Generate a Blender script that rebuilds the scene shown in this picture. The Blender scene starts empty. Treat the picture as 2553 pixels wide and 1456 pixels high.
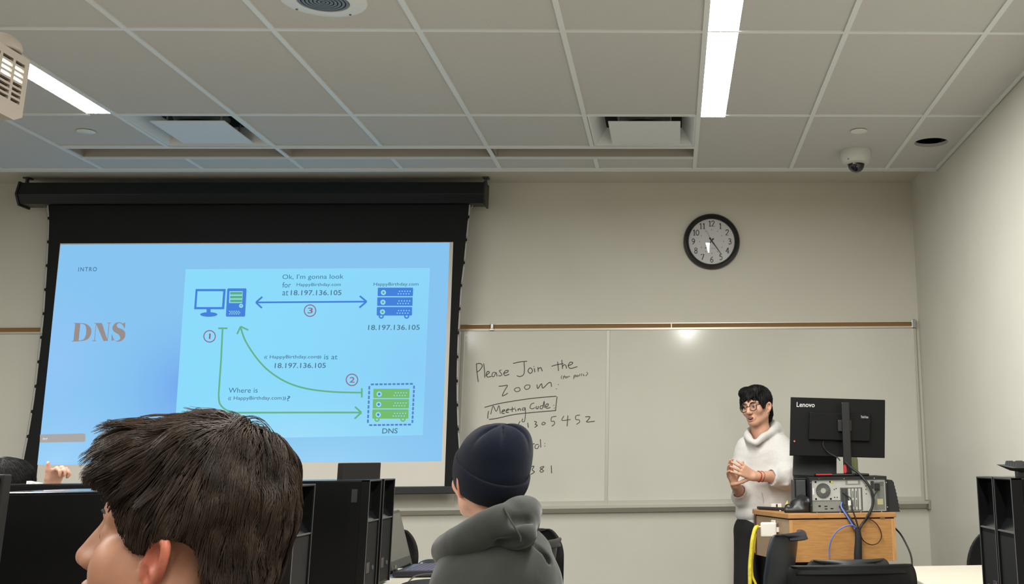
import bpy, bmesh, math, random
import numpy as np
from mathutils import Vector, Matrix
random.seed(7); RNG = np.random.default_rng(7)
S = bpy.context.scene
COL = S.collection

# ---------------------------------------------------------------- camera
F = 2809.8125                       # focal length in pixels of the 2553 px wide frame
CX, CY = 1795.73, 444.86            # optical centre (the photograph is an off-centre crop)
CAM = np.array([0.0, 0.0, 1.2])
AX_R = np.array([0.99893, -0.04224, -0.01145]); AX_U = np.array([0.00087, -0.24220, 0.97023]); AX_F = np.array([0.04345, 0.96933, 0.24178])
def _basis(yaw, pitch, roll):
    cy, sy, cp, sp = math.cos(yaw), math.sin(yaw), math.cos(pitch), math.sin(pitch)
    f = np.array([-sy*cp, cy*cp, sp]); r = np.array([cy, sy, 0.0]); u = np.cross(r, f)
    c, s = math.cos(roll), math.sin(roll)
    return c*r + s*u, -s*r + c*u, f
AX_R, AX_U, AX_F = _basis(-0.0448, 0.2442, -0.0118)
def ray(x, y): return AX_R*(x-CX) - AX_U*(y-CY) + AX_F*F
def at(x, y, Y):                    # the place in the room seen at a pixel, at depth Y
    d = ray(x, y); return CAM + d*(Y/d[1])
def atz(x, y, Z):
    d = ray(x, y); return CAM + d*((Z-1.2)/d[2])
cd = bpy.data.cameras.new('camera'); cam = bpy.data.objects.new('camera', cd); COL.objects.link(cam)
cd.sensor_fit = 'HORIZONTAL'; cd.sensor_width = 36.0; cd.lens = 36.0*F/2553.0
cd.shift_x = (1276.5-CX)/2553.0; cd.shift_y = -(728.0-CY)/2553.0
cd.clip_start = 0.02; cd.clip_end = 60
M4 = Matrix.Identity(4)
for i in range(3):
    M4[i][0] = AX_R[i]; M4[i][1] = AX_U[i]; M4[i][2] = -AX_F[i]; M4[i][3] = CAM[i]
cam.matrix_world = M4
S.camera = cam

# ---------------------------------------------------------------- world, exposure, light strengths
S.view_settings.view_transform = 'Standard'; S.view_settings.look = 'None'
S.view_settings.gamma = 1.0; S.view_settings.use_curve_mapping = False
S.view_settings.exposure = 0.0
S.cycles.use_denoising = True
S.cycles.max_bounces = 10; S.cycles.diffuse_bounces = 6
LIGHT_STRENGTH = 88.0
SLIDE_GAIN = 1.0
w = bpy.data.worlds.new('world'); S.world = w; w.use_nodes = True
w.node_tree.nodes['Background'].inputs[0].default_value = (0.9, 0.9, 1, 1)
w.node_tree.nodes['Background'].inputs[1].default_value = 0.02

# ---------------------------------------------------------------- materials
def lin(c):
    return tuple((v/12.92 if v <= .04045 else ((v+.055)/1.055)**2.4) for v in [k/255.0 for k in c])
MATS = {}
def mat(name, rgb, rough=.6, metal=0., spec=.5, noise=0., nscale=40., bump=0., bscale=200., emit=None, estr=1., coat=0., alpha=None, trans=0., stretch=None, sheen=0., var=None):
    if name in MATS: return MATS[name]
    m = bpy.data.materials.new(name); m.use_nodes = True; nt = m.node_tree; b = nt.nodes['Principled BSDF']
    c = lin(rgb)
    b.inputs['Base Color'].default_value = (*c, 1); b.inputs['Roughness'].default_value = rough
    b.inputs['Metallic'].default_value = metal; b.inputs['Specular IOR Level'].default_value = spec
    if coat: b.inputs['Coat Weight'].default_value = coat; b.inputs['Coat Roughness'].default_value = .08
    if trans: b.inputs['Transmission Weight'].default_value = trans
    if sheen: b.inputs['Sheen Weight'].default_value = sheen; b.inputs['Sheen Roughness'].default_value = .5
    if noise or bump:
        tc = nt.nodes.new('ShaderNodeTexCoord'); mp = nt.nodes.new('ShaderNodeMapping')
        if stretch: mp.inputs['Scale'].default_value = stretch
        nt.links.new(tc.outputs['Object'], mp.inputs[0])
    if noise:
        n = nt.nodes.new('ShaderNodeTexNoise'); n.inputs['Scale'].default_value = nscale; n.inputs['Detail'].default_value = 5
        nt.links.new(mp.outputs[0], n.inputs['Vector'])
        r = nt.nodes.new('ShaderNodeValToRGB')
        c2 = lin(var) if var else tuple(min(1, k*(1+noise)) for k in c)
        c1 = c if var else tuple(k*(1-noise) for k in c)
        r.color_ramp.elements[0].position = .3; r.color_ramp.elements[1].position = .7
        r.color_ramp.elements[0].color = (*c1, 1); r.color_ramp.elements[1].color = (*c2, 1)
        nt.links.new(n.outputs['Fac'], r.inputs[0]); nt.links.new(r.outputs[0], b.inputs['Base Color'])
    if bump:
        n = nt.nodes.new('ShaderNodeTexNoise'); n.inputs['Scale'].default_value = bscale; n.inputs['Detail'].default_value = 3
        nt.links.new(mp.outputs[0], n.inputs['Vector'])
        bp = nt.nodes.new('ShaderNodeBump'); bp.inputs['Strength'].default_value = bump; bp.inputs['Distance'].default_value = .002
        nt.links.new(n.outputs['Fac'], bp.inputs['Height']); nt.links.new(bp.outputs[0], b.inputs['Normal'])
    if emit:
        b.inputs['Emission Color'].default_value = (*lin(emit), 1); b.inputs['Emission Strength'].default_value = estr
    MATS[name] = m
    return m
def glass(name, rgb=(255, 255, 255), fac=.06, rough=.02):
    if name in MATS: return MATS[name]
    m = bpy.data.materials.new(name); m.use_nodes = True; nt = m.node_tree
    for n in list(nt.nodes):
        if n.type == 'BSDF_PRINCIPLED': nt.nodes.remove(n)
    o = nt.nodes['Material Output']; t = nt.nodes.new('ShaderNodeBsdfTransparent'); g = nt.nodes.new('ShaderNodeBsdfGlossy'); mx = nt.nodes.new('ShaderNodeMixShader')
    t.inputs[0].default_value = (*lin(rgb), 1); g.inputs['Roughness'].default_value = rough; mx.inputs[0].default_value = fac
    nt.links.new(t.outputs[0], mx.inputs[1]); nt.links.new(g.outputs[0], mx.inputs[2]); nt.links.new(mx.outputs[0], o.inputs[0])
    MATS[name] = m
    return m
def slide_mat(name, rgb):           # light thrown on the screen: a lit picture
    k = 'slide_'+name
    if k in MATS: return MATS[k]
    m = bpy.data.materials.new(k); m.use_nodes = True; b = m.node_tree.nodes['Principled BSDF']
    b.inputs['Base Color'].default_value = (0, 0, 0, 1); b.inputs['Specular IOR Level'].default_value = 0
    b.inputs['Emission Color'].default_value = (*lin(rgb), 1); b.inputs['Emission Strength'].default_value = SLIDE_GAIN
    MATS[k] = m
    return m

# ---------------------------------------------------------------- mesh helpers
class MB:
    def __init__(s): s.v = []; s.f = []; s.mi = []; s.cur = 0
    def add(s, vs, fs, mi=None):
        o = len(s.v); s.v += [tuple(map(float, p)) for p in vs]; s.f += [tuple(i+o for i in f) for f in fs]
        s.mi += [s.cur if mi is None else mi]*len(fs); return s
    def box(s, x0, x1, y0, y1, z0, z1, mi=None):
        v = [(x, y, z) for z in (z0, z1) for y in (y0, y1) for x in (x0, x1)]
        return s.add(v, [(0, 2, 3, 1), (4, 5, 7, 6), (0, 1, 5, 4), (2, 6, 7, 3), (0, 4, 6, 2), (1, 3, 7, 5)], mi)
    def hexa(s, p, mi=None):         # 8 points ordered like box
        return s.add(p, [(0, 2, 3, 1), (4, 5, 7, 6), (0, 1, 5, 4), (2, 6, 7, 3), (0, 4, 6, 2), (1, 3, 7, 5)], mi)
    def quad(s, a, b, c, d, mi=None): return s.add([a, b, c, d], [(0, 1, 2, 3)], mi)
    def prism(s, poly, d, mi=None):  # closed 3D polygon extruded along vector d
        n = len(poly); d = np.array(d); P = [np.array(p) for p in poly]
        v = P + [p+d for p in P]
        f = [tuple(range(n))[::-1], tuple(range(n, 2*n))] + [(i, (i+1) % n, n+(i+1) % n, n+i) for i in range(n)]
        return s.add(v, f, mi)
    def tube(s, pts, r, n=8, mi=None, cap=True):
        P = np.array(pts, float); m = len(P); R = np.full(m, r, float) if np.isscalar(r) else np.array(r, float)
        T = np.gradient(P, axis=0) if m > 2 else np.repeat((P[1:]-P[:1]), 2, 0)
        T /= np.linalg.norm(T, axis=1)[:, None]+1e-12
        a = np.array([0, 0, 1.0]) if abs(T[0][2]) < .9 else np.array([1.0, 0, 0])
        N = np.cross(T[0], a); N /= np.linalg.norm(N); v = []
        for i in range(m):
            N = N-T[i]*(N@T[i]); N /= np.linalg.norm(N)+1e-12; B = np.cross(T[i], N)
            for k in range(n):
                t = 2*math.pi*k/n; v.append(P[i]+R[i]*(math.cos(t)*N+math.sin(t)*B))
        f = [(i*n+k, i*n+(k+1) % n, (i+1)*n+(k+1) % n, (i+1)*n+k) for i in range(m-1) for k in range(n)]
        if cap: f += [tuple(range(n))[::-1], tuple(range((m-1)*n, m*n))]
        return s.add(v, f, mi)
    def lathe(s, prof, c, axis='z', n=32, mi=None, cap=True):   # prof: (radius, height) pairs
        v = []; c = np.array(c, float)
        for r, h in prof:
            for k in range(n):
                t = 2*math.pi*k/n; a, b = r*math.cos(t), r*math.sin(t)
                v.append(c+np.array({'z': (a, b, h), 'y': (a, h, b), 'x': (h, a, b)}[axis]))
        m = len(prof)
        f = [(i*n+k, i*n+(k+1) % n, (i+1)*n+(k+1) % n, (i+1)*n+k) for i in range(m-1) for k in range(n)]
        if cap and prof[0][0] > 1e-6: f.append(tuple(range(n))[::-1])
        if cap and prof[-1][0] > 1e-6: f.append(tuple(range((m-1)*n, m*n)))
        return s.add(v, f, mi)
    def cyl(s, c, r, h, axis='z', n=24, mi=None): return s.lathe([(r, 0), (r, h)], c, axis, n, mi)
    def disc_xz(s, c, r, n=32, sx=1., mi=None):
        v = [(c[0]+sx*r*math.cos(2*math.pi*k/n), c[1], c[2]+r*math.sin(2*math.pi*k/n)) for k in range(n)]
        return s.add(v, [tuple(range(n))], mi)
    def build(s, name, m, parent=None, smooth=False, bevel=0., seg=2, sub=0, fixn=True, **kw):
        me = bpy.data.meshes.new(name); me.from_pydata(s.v, [], s.f); ms = m if isinstance(m, (list, tuple)) else [m]
        for k in ms: me.materials.append(k)
        if len(ms) > 1: me.polygons.foreach_set('material_index', s.mi)
        if fixn:
            bm = bmesh.new(); bm.from_mesh(me); bmesh.ops.recalc_face_normals(bm, faces=bm.faces); bm.to_mesh(me); bm.free()
        return link(name, me, parent, smooth, bevel, seg, sub, **kw)
def link(name, me, parent=None, smooth=False, bevel=0., seg=2, sub=0, angle=40, **kw):
    o = bpy.data.objects.new(name, me); COL.objects.link(o)
    if smooth:
        me.polygons.foreach_set('use_smooth', [True]*len(me.polygons))
        if smooth != 'full' and hasattr(me, 'set_sharp_from_angle'): me.set_sharp_from_angle(angle=math.radians(angle))
    if bevel:
        b = o.modifiers.new('bevel', 'BEVEL'); b.width = bevel; b.segments = seg; b.limit_method = 'ANGLE'; b.angle_limit = math.radians(35)
    if sub:
        b = o.modifiers.new('subdivision', 'SUBSURF'); b.levels = sub; b.render_levels = sub
    if parent is not None: put(o, parent)
    for k, v in kw.items(): o[k] = v
    return o
def put(o, parent):                   # parent while keeping world-space vertices where they are
    o.parent = parent; o.matrix_parent_inverse = Matrix.Translation(-world_loc(parent))
def world_loc(o):
    p = Vector((0, 0, 0))
    while o is not None:
        p = p+o.location+o.matrix_parent_inverse.translation if o.parent else p+o.location; o = o.parent
    return p
def thing(name, label, cat, loc=(0, 0, 0), group=None):
    o = bpy.data.objects.new(name, None); COL.objects.link(o); o.location = loc; o.empty_display_size = .05
    return tag(o, label, cat, group)
def tag(o, label, cat, group=None):
    o['label'] = label; o['category'] = cat
    if group: o['group'] = group
    return o
def struct(o): o['kind'] = 'structure'; return o
def dup(root, loc, label=None, rotz=None, group=None):
    r = root.copy(); COL.objects.link(r); r.location = loc
    if rotz is not None: r.rotation_euler = (0, 0, rotz)
    if label: r['label'] = label
    if group: r['group'] = group
    for ch in list(root.children):
        c = ch.copy(); COL.objects.link(c); c.parent = r
        for g in ch.children:
            d = g.copy(); COL.objects.link(d); d.parent = c
    return r
def lerp(a, b, t): return np.array(a)*(1-t)+np.array(b)*t
def catmull(P, n=8, closed=False):
    P = [np.array(p, float) for p in P]
    Q = [P[-1]]+P+P[:2] if closed else [2*P[0]-P[1]]+P+[2*P[-1]-P[-2]]
    out = []
    for i in range(1, len(Q)-2):
        for k in range(n):
            t = k/n; a, b, c, d = Q[i-1:i+3]
            out.append(.5*((2*b)+(c-a)*t+(2*a-5*b+4*c-d)*t*t+(3*b-a-3*c+d)*t**3))
    if not closed: out.append(Q[-2])
    return out

# ---------------------------------------------------------------- signed distance modelling (bodies, cloth, hands)
def pn(X, Y, Z, s, seed=0):           # smooth pseudo-noise
    r = np.random.default_rng(seed); o = np.zeros_like(X)
    for k in range(6):
        d = r.normal(size=3); d /= np.linalg.norm(d); ph = r.uniform(0, 6.28); q = s*r.uniform(.6, 1.7)
        e = r.normal(size=3)*s*.5
        o += np.sin((X*d[0]+Y*d[1]+Z*d[2])*q+ph+1.3*np.sin(X*e[0]+Y*e[1]+Z*e[2]))
    return o/6
class SDF:
    def __init__(s, lo, hi, h):
        s.lo = np.array(lo, float); s.h = h; s.n = np.ceil((np.array(hi)-s.lo)/h).astype(int)+1
        s.F = np.full(s.n, 1.0, np.float32)
        s.ax = [s.lo[i]+h*np.arange(s.n[i]) for i in range(3)]
    def win(s, lo, hi):
        a = np.clip(np.floor((np.array(lo)-s.lo)/s.h).astype(int), 0, s.n-1); b = np.clip(np.ceil((np.array(hi)-s.lo)/s.h).astype(int)+1, 1, s.n)
        sl = tuple(slice(a[i], b[i]) for i in range(3))
        G = np.meshgrid(*[s.ax[i][sl[i]] for i in range(3)], indexing='ij', sparse=True)
        return sl, G
    def comb(s, sl, d, k, op):
        A = s.F[sl]
        if op == 'sub': d = -d
        if op == 'add':
            if k <= 0: R = np.minimum(A, d)
            else:
                hh = np.clip(.5+.5*(A-d)/k, 0, 1); R = A*(1-hh)+d*hh-k*hh*(1-hh)
        else:
            if k <= 0: R = np.maximum(A, d)
            else:
                hh = np.clip(.5-.5*(A-d)/k, 0, 1); R = A*(1-hh)+d*hh+k*hh*(1-hh)
        s.F[sl] = R
    def ell(s, c, r, k=.01, R=None, op='add'):
        c = np.array(c, float); r = np.array(r if not np.isscalar(r) else (r,)*3, float); m = r.max()+k+3*s.h
        if m <= 0: return s
        sl, (X, Y, Z) = s.win(c-m, c+m); p = [X-c[0], Y-c[1], Z-c[2]]
        if R is not None:
            R = np.array(R); p = [p[0]*R[0][i]+p[1]*R[1][i]+p[2]*R[2][i] for i in range(3)]
        k0 = np.sqrt((p[0]/r[0])**2+(p[1]/r[1])**2+(p[2]/r[2])**2)
        k1 = np.sqrt((p[0]/r[0]**2)**2+(p[1]/r[1]**2)**2+(p[2]/r[2]**2)**2)+1e-9
        s.comb(sl, k0*(k0-1)/k1, k, op); return s
    def cap(s, a, b, ra, rb=None, k=.01, op='add'):
        a = np.array(a, float); b = np.array(b, float); rb = ra if rb is None else rb; m = max(ra, rb)+k+3*s.h
        sl, (X, Y, Z) = s.win(np.minimum(a, b)-m, np.maximum(a, b)+m); d = b-a; L = d@d+1e-12
        t = np.clip(((X-a[0])*d[0]+(Y-a[1])*d[1]+(Z-a[2])*d[2])/L, 0, 1)
        D = np.sqrt((X-a[0]-t*d[0])**2+(Y-a[1]-t*d[1])**2+(Z-a[2]-t*d[2])**2)-(ra+(rb-ra)*t)
        s.comb(sl, D, k, op); return s
    def chain(s, P, R, k=.01, op='add'):
        for i in range(len(P)-1):
            s.cap(P[i], P[i+1], R[i] if not np.isscalar(R) else R, R[i+1] if not np.isscalar(R) else R, k, op)
        return s
    def half(s, p, n, k=0.):           # keep the side the normal points away from
        n = np.array(n, float); n /= np.linalg.norm(n); p = np.array(p)
        X, Y, Z = np.meshgrid(*s.ax, indexing='ij', sparse=True)
        s.comb((slice(None),)*3, -((X-p[0])*n[0]+(Y-p[1])*n[1]+(Z-p[2])*n[2]), k, 'sub'); return s
    def noise(s, amp, sc, seed=0, fn=None):
        X, Y, Z = np.meshgrid(*s.ax, indexing='ij')
        n = pn(X, Y, Z, sc, seed) if fn is None else fn(X, Y, Z)
        s.F += (amp*n).astype(np.float32); return s
    def mesh(s):
        Fv = s.F.astype(np.float32); Fv[0], Fv[-1] = np.maximum(Fv[0], .5*s.h), np.maximum(Fv[-1], .5*s.h)
        Fv[:, 0], Fv[:, -1] = np.maximum(Fv[:, 0], .5*s.h), np.maximum(Fv[:, -1], .5*s.h)
        Fv[:, :, 0], Fv[:, :, -1] = np.maximum(Fv[:, :, 0], .5*s.h), np.maximum(Fv[:, :, -1], .5*s.h)
        B = Fv < 0; n = np.array(Fv.shape)-1
        c = np.zeros(n, np.int8)
        offs = [(i, j, k) for i in (0, 1) for j in (0, 1) for k in (0, 1)]
        for i, j, k in offs: c += B[i:n[0]+i, j:n[1]+j, k:n[2]+k]
        I = np.argwhere((c > 0) & (c < 8)); acc = np.zeros((len(I), 3)); cnt = np.zeros(len(I))
        for a in offs:
            for ax in range(3):
                if a[ax]: continue
                b = list(a); b[ax] = 1
                fa = Fv[I[:, 0]+a[0], I[:, 1]+a[1], I[:, 2]+a[2]]; fb = Fv[I[:, 0]+b[0], I[:, 1]+b[1], I[:, 2]+b[2]]
                x = (fa < 0) != (fb < 0); t = np.where(x, fa/(fa-fb+1e-20), 0)
                for d in range(3): acc[:, d] += np.where(x, a[d]+(t if d == ax else 0), 0)
                cnt += x
        V = s.lo+s.h*(I+acc/cnt[:, None])
        idx = np.full(n, -1, np.int32); idx[I[:, 0], I[:, 1], I[:, 2]] = np.arange(len(I))
        Q = []
        for ax in range(3):
            u, v = (ax+1) % 3, (ax+2) % 3
            sa = [slice(None)]*3; sb = [slice(None)]*3; sa[ax] = slice(0, -1); sb[ax] = slice(1, None)
            A, Bb = B[tuple(sa)], B[tuple(sb)]
            E = np.argwhere(A != Bb); E = E[(E[:, u] > 0) & (E[:, v] > 0) & (E[:, u] < n[u]) & (E[:, v] < n[v])]
            ins = A[E[:, 0], E[:, 1], E[:, 2]]
            def ix(du, dv):
                e = E.copy(); e[:, u] -= du; e[:, v] -= dv; return idx[e[:, 0], e[:, 1], e[:, 2]]
            q = np.stack([ix(0, 0), ix(1, 0), ix(1, 1), ix(0, 1)], 1); q[~ins] = q[~ins][:, ::-1]; Q.append(q)
        return V, np.concatenate(Q)
    def build(s, name, m, parent=None, smooth_it=2, sel=None, **kw):
        V, Q = s.mesh()
        for _ in range(smooth_it):       # light Laplacian polish
            A = np.zeros_like(V); c = np.zeros(len(V))
            for i in range(4):
                a, b = Q[:, i], Q[:, (i+1) % 4]
                np.add.at(A, a, V[b]); np.add.at(c, a, 1); np.add.at(A, b, V[a]); np.add.at(c, b, 1)
            V = V*.5+.5*A/np.maximum(c, 1)[:, None]
        me = bpy.data.meshes.new(name); me.vertices.add(len(V)); me.vertices.foreach_set('co', V.ravel())
        me.loops.add(Q.size); me.loops.foreach_set('vertex_index', Q.ravel().astype(np.int32))
        me.polygons.add(len(Q)); me.polygons.foreach_set('loop_start', np.arange(0, Q.size, 4, dtype=np.int32)); me.polygons.foreach_set('loop_total', np.full(len(Q), 4, np.int32))
        ms = m if isinstance(m, (list, tuple)) else [m]
        for k in ms: me.materials.append(k)
        if sel is not None: me.polygons.foreach_set('material_index', sel(V[Q].mean(1)).astype(np.int32))
        me.update(calc_edges=True); me.validate()
        return link(name, me, parent, 'full', **kw)

# ---------------------------------------------------------------- text
def text(body, p0, p1, m, name, parent=None, weight=0., y=None, depth=.0008, align='W', tilt_ref=None, space=1.0, shear=0.):
    """Lettering fitted between two points of a vertical wall plane: p0 lower left, p1 lower right, cap height = h."""
    c = bpy.data.curves.new(name, 'FONT'); c.body = body; c.size = 1.0; c.extrude = 0; c.offset = weight; c.resolution_u = 3; c.space_character = space; c.shear = shear
    o = bpy.data.objects.new(name, c); COL.objects.link(o); bpy.context.view_layer.update()
    me = bpy.data.meshes.new_from_object(o.evaluated_get(bpy.context.evaluated_depsgraph_get()))
    bpy.data.objects.remove(o); bpy.data.curves.remove(c); return me
def fit_text(body, quad, m, name, parent, weight=0., space=1., shear=0., base=None):
    """quad = lower-left, lower-right, upper-left points (3D) framing the letters' bounding box."""
    me = text(body, None, None, m, name, weight=weight, space=space, shear=shear)
    n = len(me.vertices); co = np.zeros(n*3); me.vertices.foreach_get('co', co); co = co.reshape(-1, 3)
    x0, x1 = co[:, 0].min(), co[:, 0].max(); y0, y1 = co[:, 1].min(), co[:, 1].max()
    if base is not None: y0, y1 = base
    a, b, c = [np.array(q) for q in quad]
    u = (co[:, 0]-x0)/(x1-x0); v = (co[:, 1]-y0)/(y1-y0)
    P = a+u[:, None]*(b-a)+v[:, None]*(c-a)
    me.vertices.foreach_set('co', P.ravel()); me.materials.clear(); me.materials.append(m); me.update()
    return link(name, me, parent)
# ================================================================ THE ROOM
D = 7.745; XR = 1.708; XL = -5.6; YB = -3.2; ZC = 2.989; ZT = 3.10
G0 = -2.293; GS = .61
wallm = mat('wall paint', (208, 204, 192), .75, noise=.02, nscale=3, bump=.15, bscale=260)
wallr = mat('side wall paint', (208, 205, 195), .75, noise=.02, nscale=3, bump=.15, bscale=260)
tilem = mat('ceiling tile', (200, 199, 196), .9, noise=.035, nscale=160, bump=.2, bscale=420)
gridm = mat('ceiling grid paint', (226, 229, 229), .45)
floorm = mat('floor vinyl', (102, 97, 91), .45, noise=.12, nscale=9)
darkm = mat('void black', (10, 10, 10), .9)
whitem = mat('white enamel', (226, 226, 222), .4)
offwhite = mat('off white plastic', (216, 212, 200), .45)
chrome = mat('chrome', (200, 200, 200), .18, 1.)
alum = mat('aluminium', (178, 174, 166), .35, .75)
black = mat('black plastic', (22, 22, 23), .45)
blackm = mat('matt black plastic', (27, 27, 28), .65, bump=.1, bscale=500)
blackg = mat('glossy black plastic', (12, 13, 15), .18)

struct(MB().box(XL, XR, YB, D, -.1, 0).build('floor', floorm))
struct(MB().box(XL-.1, XR+.1, D, D+.1, 0, 3.3).build('wall_front', wallm))
struct(MB().box(XR, XR+.1, YB-.1, D, 0, 3.3).build('wall_right', wallr))
struct(MB().box(XL-.1, XL, YB-.1, D, 0, 3.3).build('wall_left', wallr))
struct(MB().box(XL, XR, YB-.1, YB, 0, 3.3).build('wall_back', wallr))
base = mat('vinyl base', (70, 66, 60), .6)
struct(MB().box(XL, XR, D-.012, D, 0, .1).build('baseboard_front', base))
struct(MB().box(XR-.012, XR, YB, D-.012, 0, .1).build('baseboard_right', base))

# --- suspended ceiling: tiles with openings for lights, diffusers, the slot and the cut hole
SLOT = (-3.49, .137, 6.405, 6.622)
holes = [SLOT]
L1X, L2X = (.157, .290), (-3.040, -2.909)
LY = [(4.556, 5.793), (3.336, 4.545), (2.116, 3.325), (.896, 2.105), (-.324, .885), (-1.544, -.335)]
LY2 = [(4.526, 5.745), (3.306, 4.515), (2.086, 3.295), (.866, 2.075), (-.354, .855), (-1.574, -.365)]
for a in LY: holes.append((*L1X, *a))
for a in LY2: holes.append((*L2X, *a))
VENTS = [(-2.89, -2.306, 5.776, 6.366), (-.448, .136, 5.776, 6.366)]
holes += VENTS
HT = (1.38, 1.69, 6.0, 6.6); holes.append(HT)
xs = sorted(set([XL, XR]+[h[i] for h in holes for i in (0, 1)])); ys = sorted(set([YB, 6.91]+[h[i] for h in holes for i in (2, 3)]))
b = MB()
for i in range(len(xs)-1):
    for j in range(len(ys)-1):
        mx, my = (xs[i]+xs[i+1])/2, (ys[j]+ys[j+1])/2
        if any(h[0] < mx < h[1] and h[2] < my < h[3] for h in holes): continue
        b.quad((xs[i], ys[j], ZC), (xs[i], ys[j+1], ZC), (xs[i+1], ys[j+1], ZC), (xs[i+1], ys[j], ZC))
# tile with the round hole
hc = (1.524, 6.308); hr = .098; n = 48
ring = [(hc[0]+hr*math.cos(2*math.pi*k/n), hc[1]+hr*math.sin(2*math.pi*k/n)) for k in range(n)]
def on_rect(k):
    t = 2*math.pi*k/n; c, s_ = math.cos(t), math.sin(t); q = []
    if abs(c) > 1e-9: q.append(((HT[1] if c > 0 else HT[0])-hc[0])/c)
    if abs(s_) > 1e-9: q.append(((HT[3] if s_ > 0 else HT[2])-hc[1])/s_)
    m_ = min(q); return (hc[0]+c*m_, hc[1]+s_*m_)
outr = [on_rect(k) for k in range(n)]
crn = [(HT[1], HT[3]), (HT[0], HT[3]), (HT[0], HT[2]), (HT[1], HT[2])]
ang = [math.atan2(p[1]-hc[1], p[0]-hc[0]) % (2*math.pi) for p in crn]
for k in range(n):
    k2 = (k+1) % n; a0, a1 = 2*math.pi*k/n, 2*math.pi*(k+1)/n
    mid = [crn[i] for i in range(4) if a0 < ang[i] < a1]
    poly = [ring[k], outr[k]]+mid+[outr[k2], ring[k2]]
    b.add([(p[0], p[1], ZC) for p in poly], [tuple(range(len(poly)))])
    b.quad((*ring[k], ZC), (*ring[k2], ZC), (*ring[k2], ZC+.02), (*ring[k], ZC+.02))
# boxed recess of the slot
x0, x1, y0, y1 = SLOT
b.build('ceiling', [tilem])
struct(bpy.data.objects['ceiling'])
struct(MB().box(XL, XR, YB, 6.905, ZC+.16, ZC+.2).build('trim_5', darkm))     # deck over the tiles
struct(MB().box(XL, XR, 6.90, D, ZT, ZT+.05).build('trim_6', wallm))          # plaster strip before the wall
# T-bars
b = MB(); zb = ZC-.006; hw = .012
def xbar(y, a, c): b.box(a, c, y-hw, y+hw, zb, ZC+.02)
def ybar(x, a, c): b.box(x-hw, x+hw, a, c, zb-.0004, ZC+.02)
for k in range(-5, 7):
    x = G0+k*GS
    if x < XL: continue
    if -2 <= k <= 4 and k % 2: ybar(x, YB, 6.388 if -2 < k < 4 else 6.9); ybar(x, 6.63, 6.9)
    else: ybar(x, YB, 6.9)
for y in (4.55, 3.33, 2.11, .89, -.33, -1.55, -2.77):
    for a, c in ((XL, L2X[0]), (L2X[1], L1X[0]), (L1X[1], XR)): xbar(y, a, c)
xbar(5.762+.006, XL, L2X[0]); xbar(5.768, L2X[1], L1X[0]); xbar(5.768, L1X[1], XR)
b.box(-3.513, .147, 6.376, 6.404, zb-.006, ZC+.03); b.box(-3.513, .147, 6.6236, 6.640, zb-.004, ZC+.03)
o = struct(b.build('trim_1', gridm))
# front edge trim with its shadow line, then the fascia above
b = MB(); b.box(XL, XR-.014, 6.893, 6.905, zb-.004, ZC+.02); b.box(XL, XR-.014, 6.913, 6.926, zb-.01, ZT)
struct(b.build('trim_2', gridm))
b = MB(); b.box(XR-.026, XR-.006, YB, 6.905, zb-.002, ZC+.02)
struct(b.build('trim_3', gridm))
# slot
slotm = mat('slot liner', (172, 164, 154), .8)
s0 = thing('slot_diffuser', 'long open slot recessed in the ceiling ahead of the projection screen', 'ceiling slot', ((x0+x1)/2, 6.5, ZC))
for a, c in ((x0, G0+0*GS-.02-0), (G0+.02, G0+2*GS-.02), (G0+2*GS+.02, x1)):
    b = MB(); z1 = ZC+.125
    b.quad((a, y0, ZC), (c, y0, ZC), (c, y0, z1), (a, y0, z1)); b.quad((a, y1, ZC), (c, y1, ZC), (c, y1, z1), (a, y1, z1))
    b.quad((a, y0, ZC), (a, y1, ZC), (a, y1, z1), (a, y0, z1)); b.quad((c, y0, ZC), (c, y1, ZC), (c, y1, z1), (c, y0, z1))
    b.quad((a, y0, z1), (c, y0, z1), (c, y1, z1), (a, y1, z1)); b.build('slot_liner', slotm, s0)

# --- linear lights
lightm = mat('lit diffuser', (255, 255, 255), .5, emit=(252, 252, 247), estr=LIGHT_STRENGTH)
framem = mat('light frame', (225, 225, 220), .45)
def linear_light(x, y, label, group):
    t = thing('linear_ceiling_light', label, 'ceiling light', ((x[0]+x[1])/2, (y[0]+y[1])/2, ZC), group)
    b = MB(); a, c = x; d, e = y; z = ZC+.03
    b.quad((a, d, ZC-.004), (a, e, ZC-.004), (a, e, z), (a, d, z)); b.quad((c, d, ZC-.004), (c, e, ZC-.004), (c, e, z), (c, d, z))
    b.quad((a, d, ZC-.004), (c, d, ZC-.004), (c, d, z), (a, d, z)); b.quad((a, e, ZC-.004), (c, e, ZC-.004), (c, e, z), (a, e, z))
    b.build('frame', framem, t)
    g = .0025; zl = ZC-.003
    MB().quad((a+g, d+g, zl), (a+g, e-g, zl), (c-g, e-g, zl), (c-g, d+g, zl)).build('diffuser', lightm, t, fixn=False)
    return t
for i, y in enumerate(LY):
    lb = ['lit linear ceiling light nearest the front wall above the right half of the room', 'lit linear ceiling light cut by the top edge of the photo, in line behind another'][i] if i < 2 else 'lit linear ceiling light further back in the right-hand row'
    linear_light(L1X, y, lb, 'linear lights of the right row' if i > 1 else None)
for i, y in enumerate(LY2):
    linear_light(L2X, y, 'lit linear ceiling light beside the hanging projector at the left' if i == 0 else 'lit linear ceiling light further back in the left-hand row', 'linear lights of the left row' if i else None)

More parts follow.
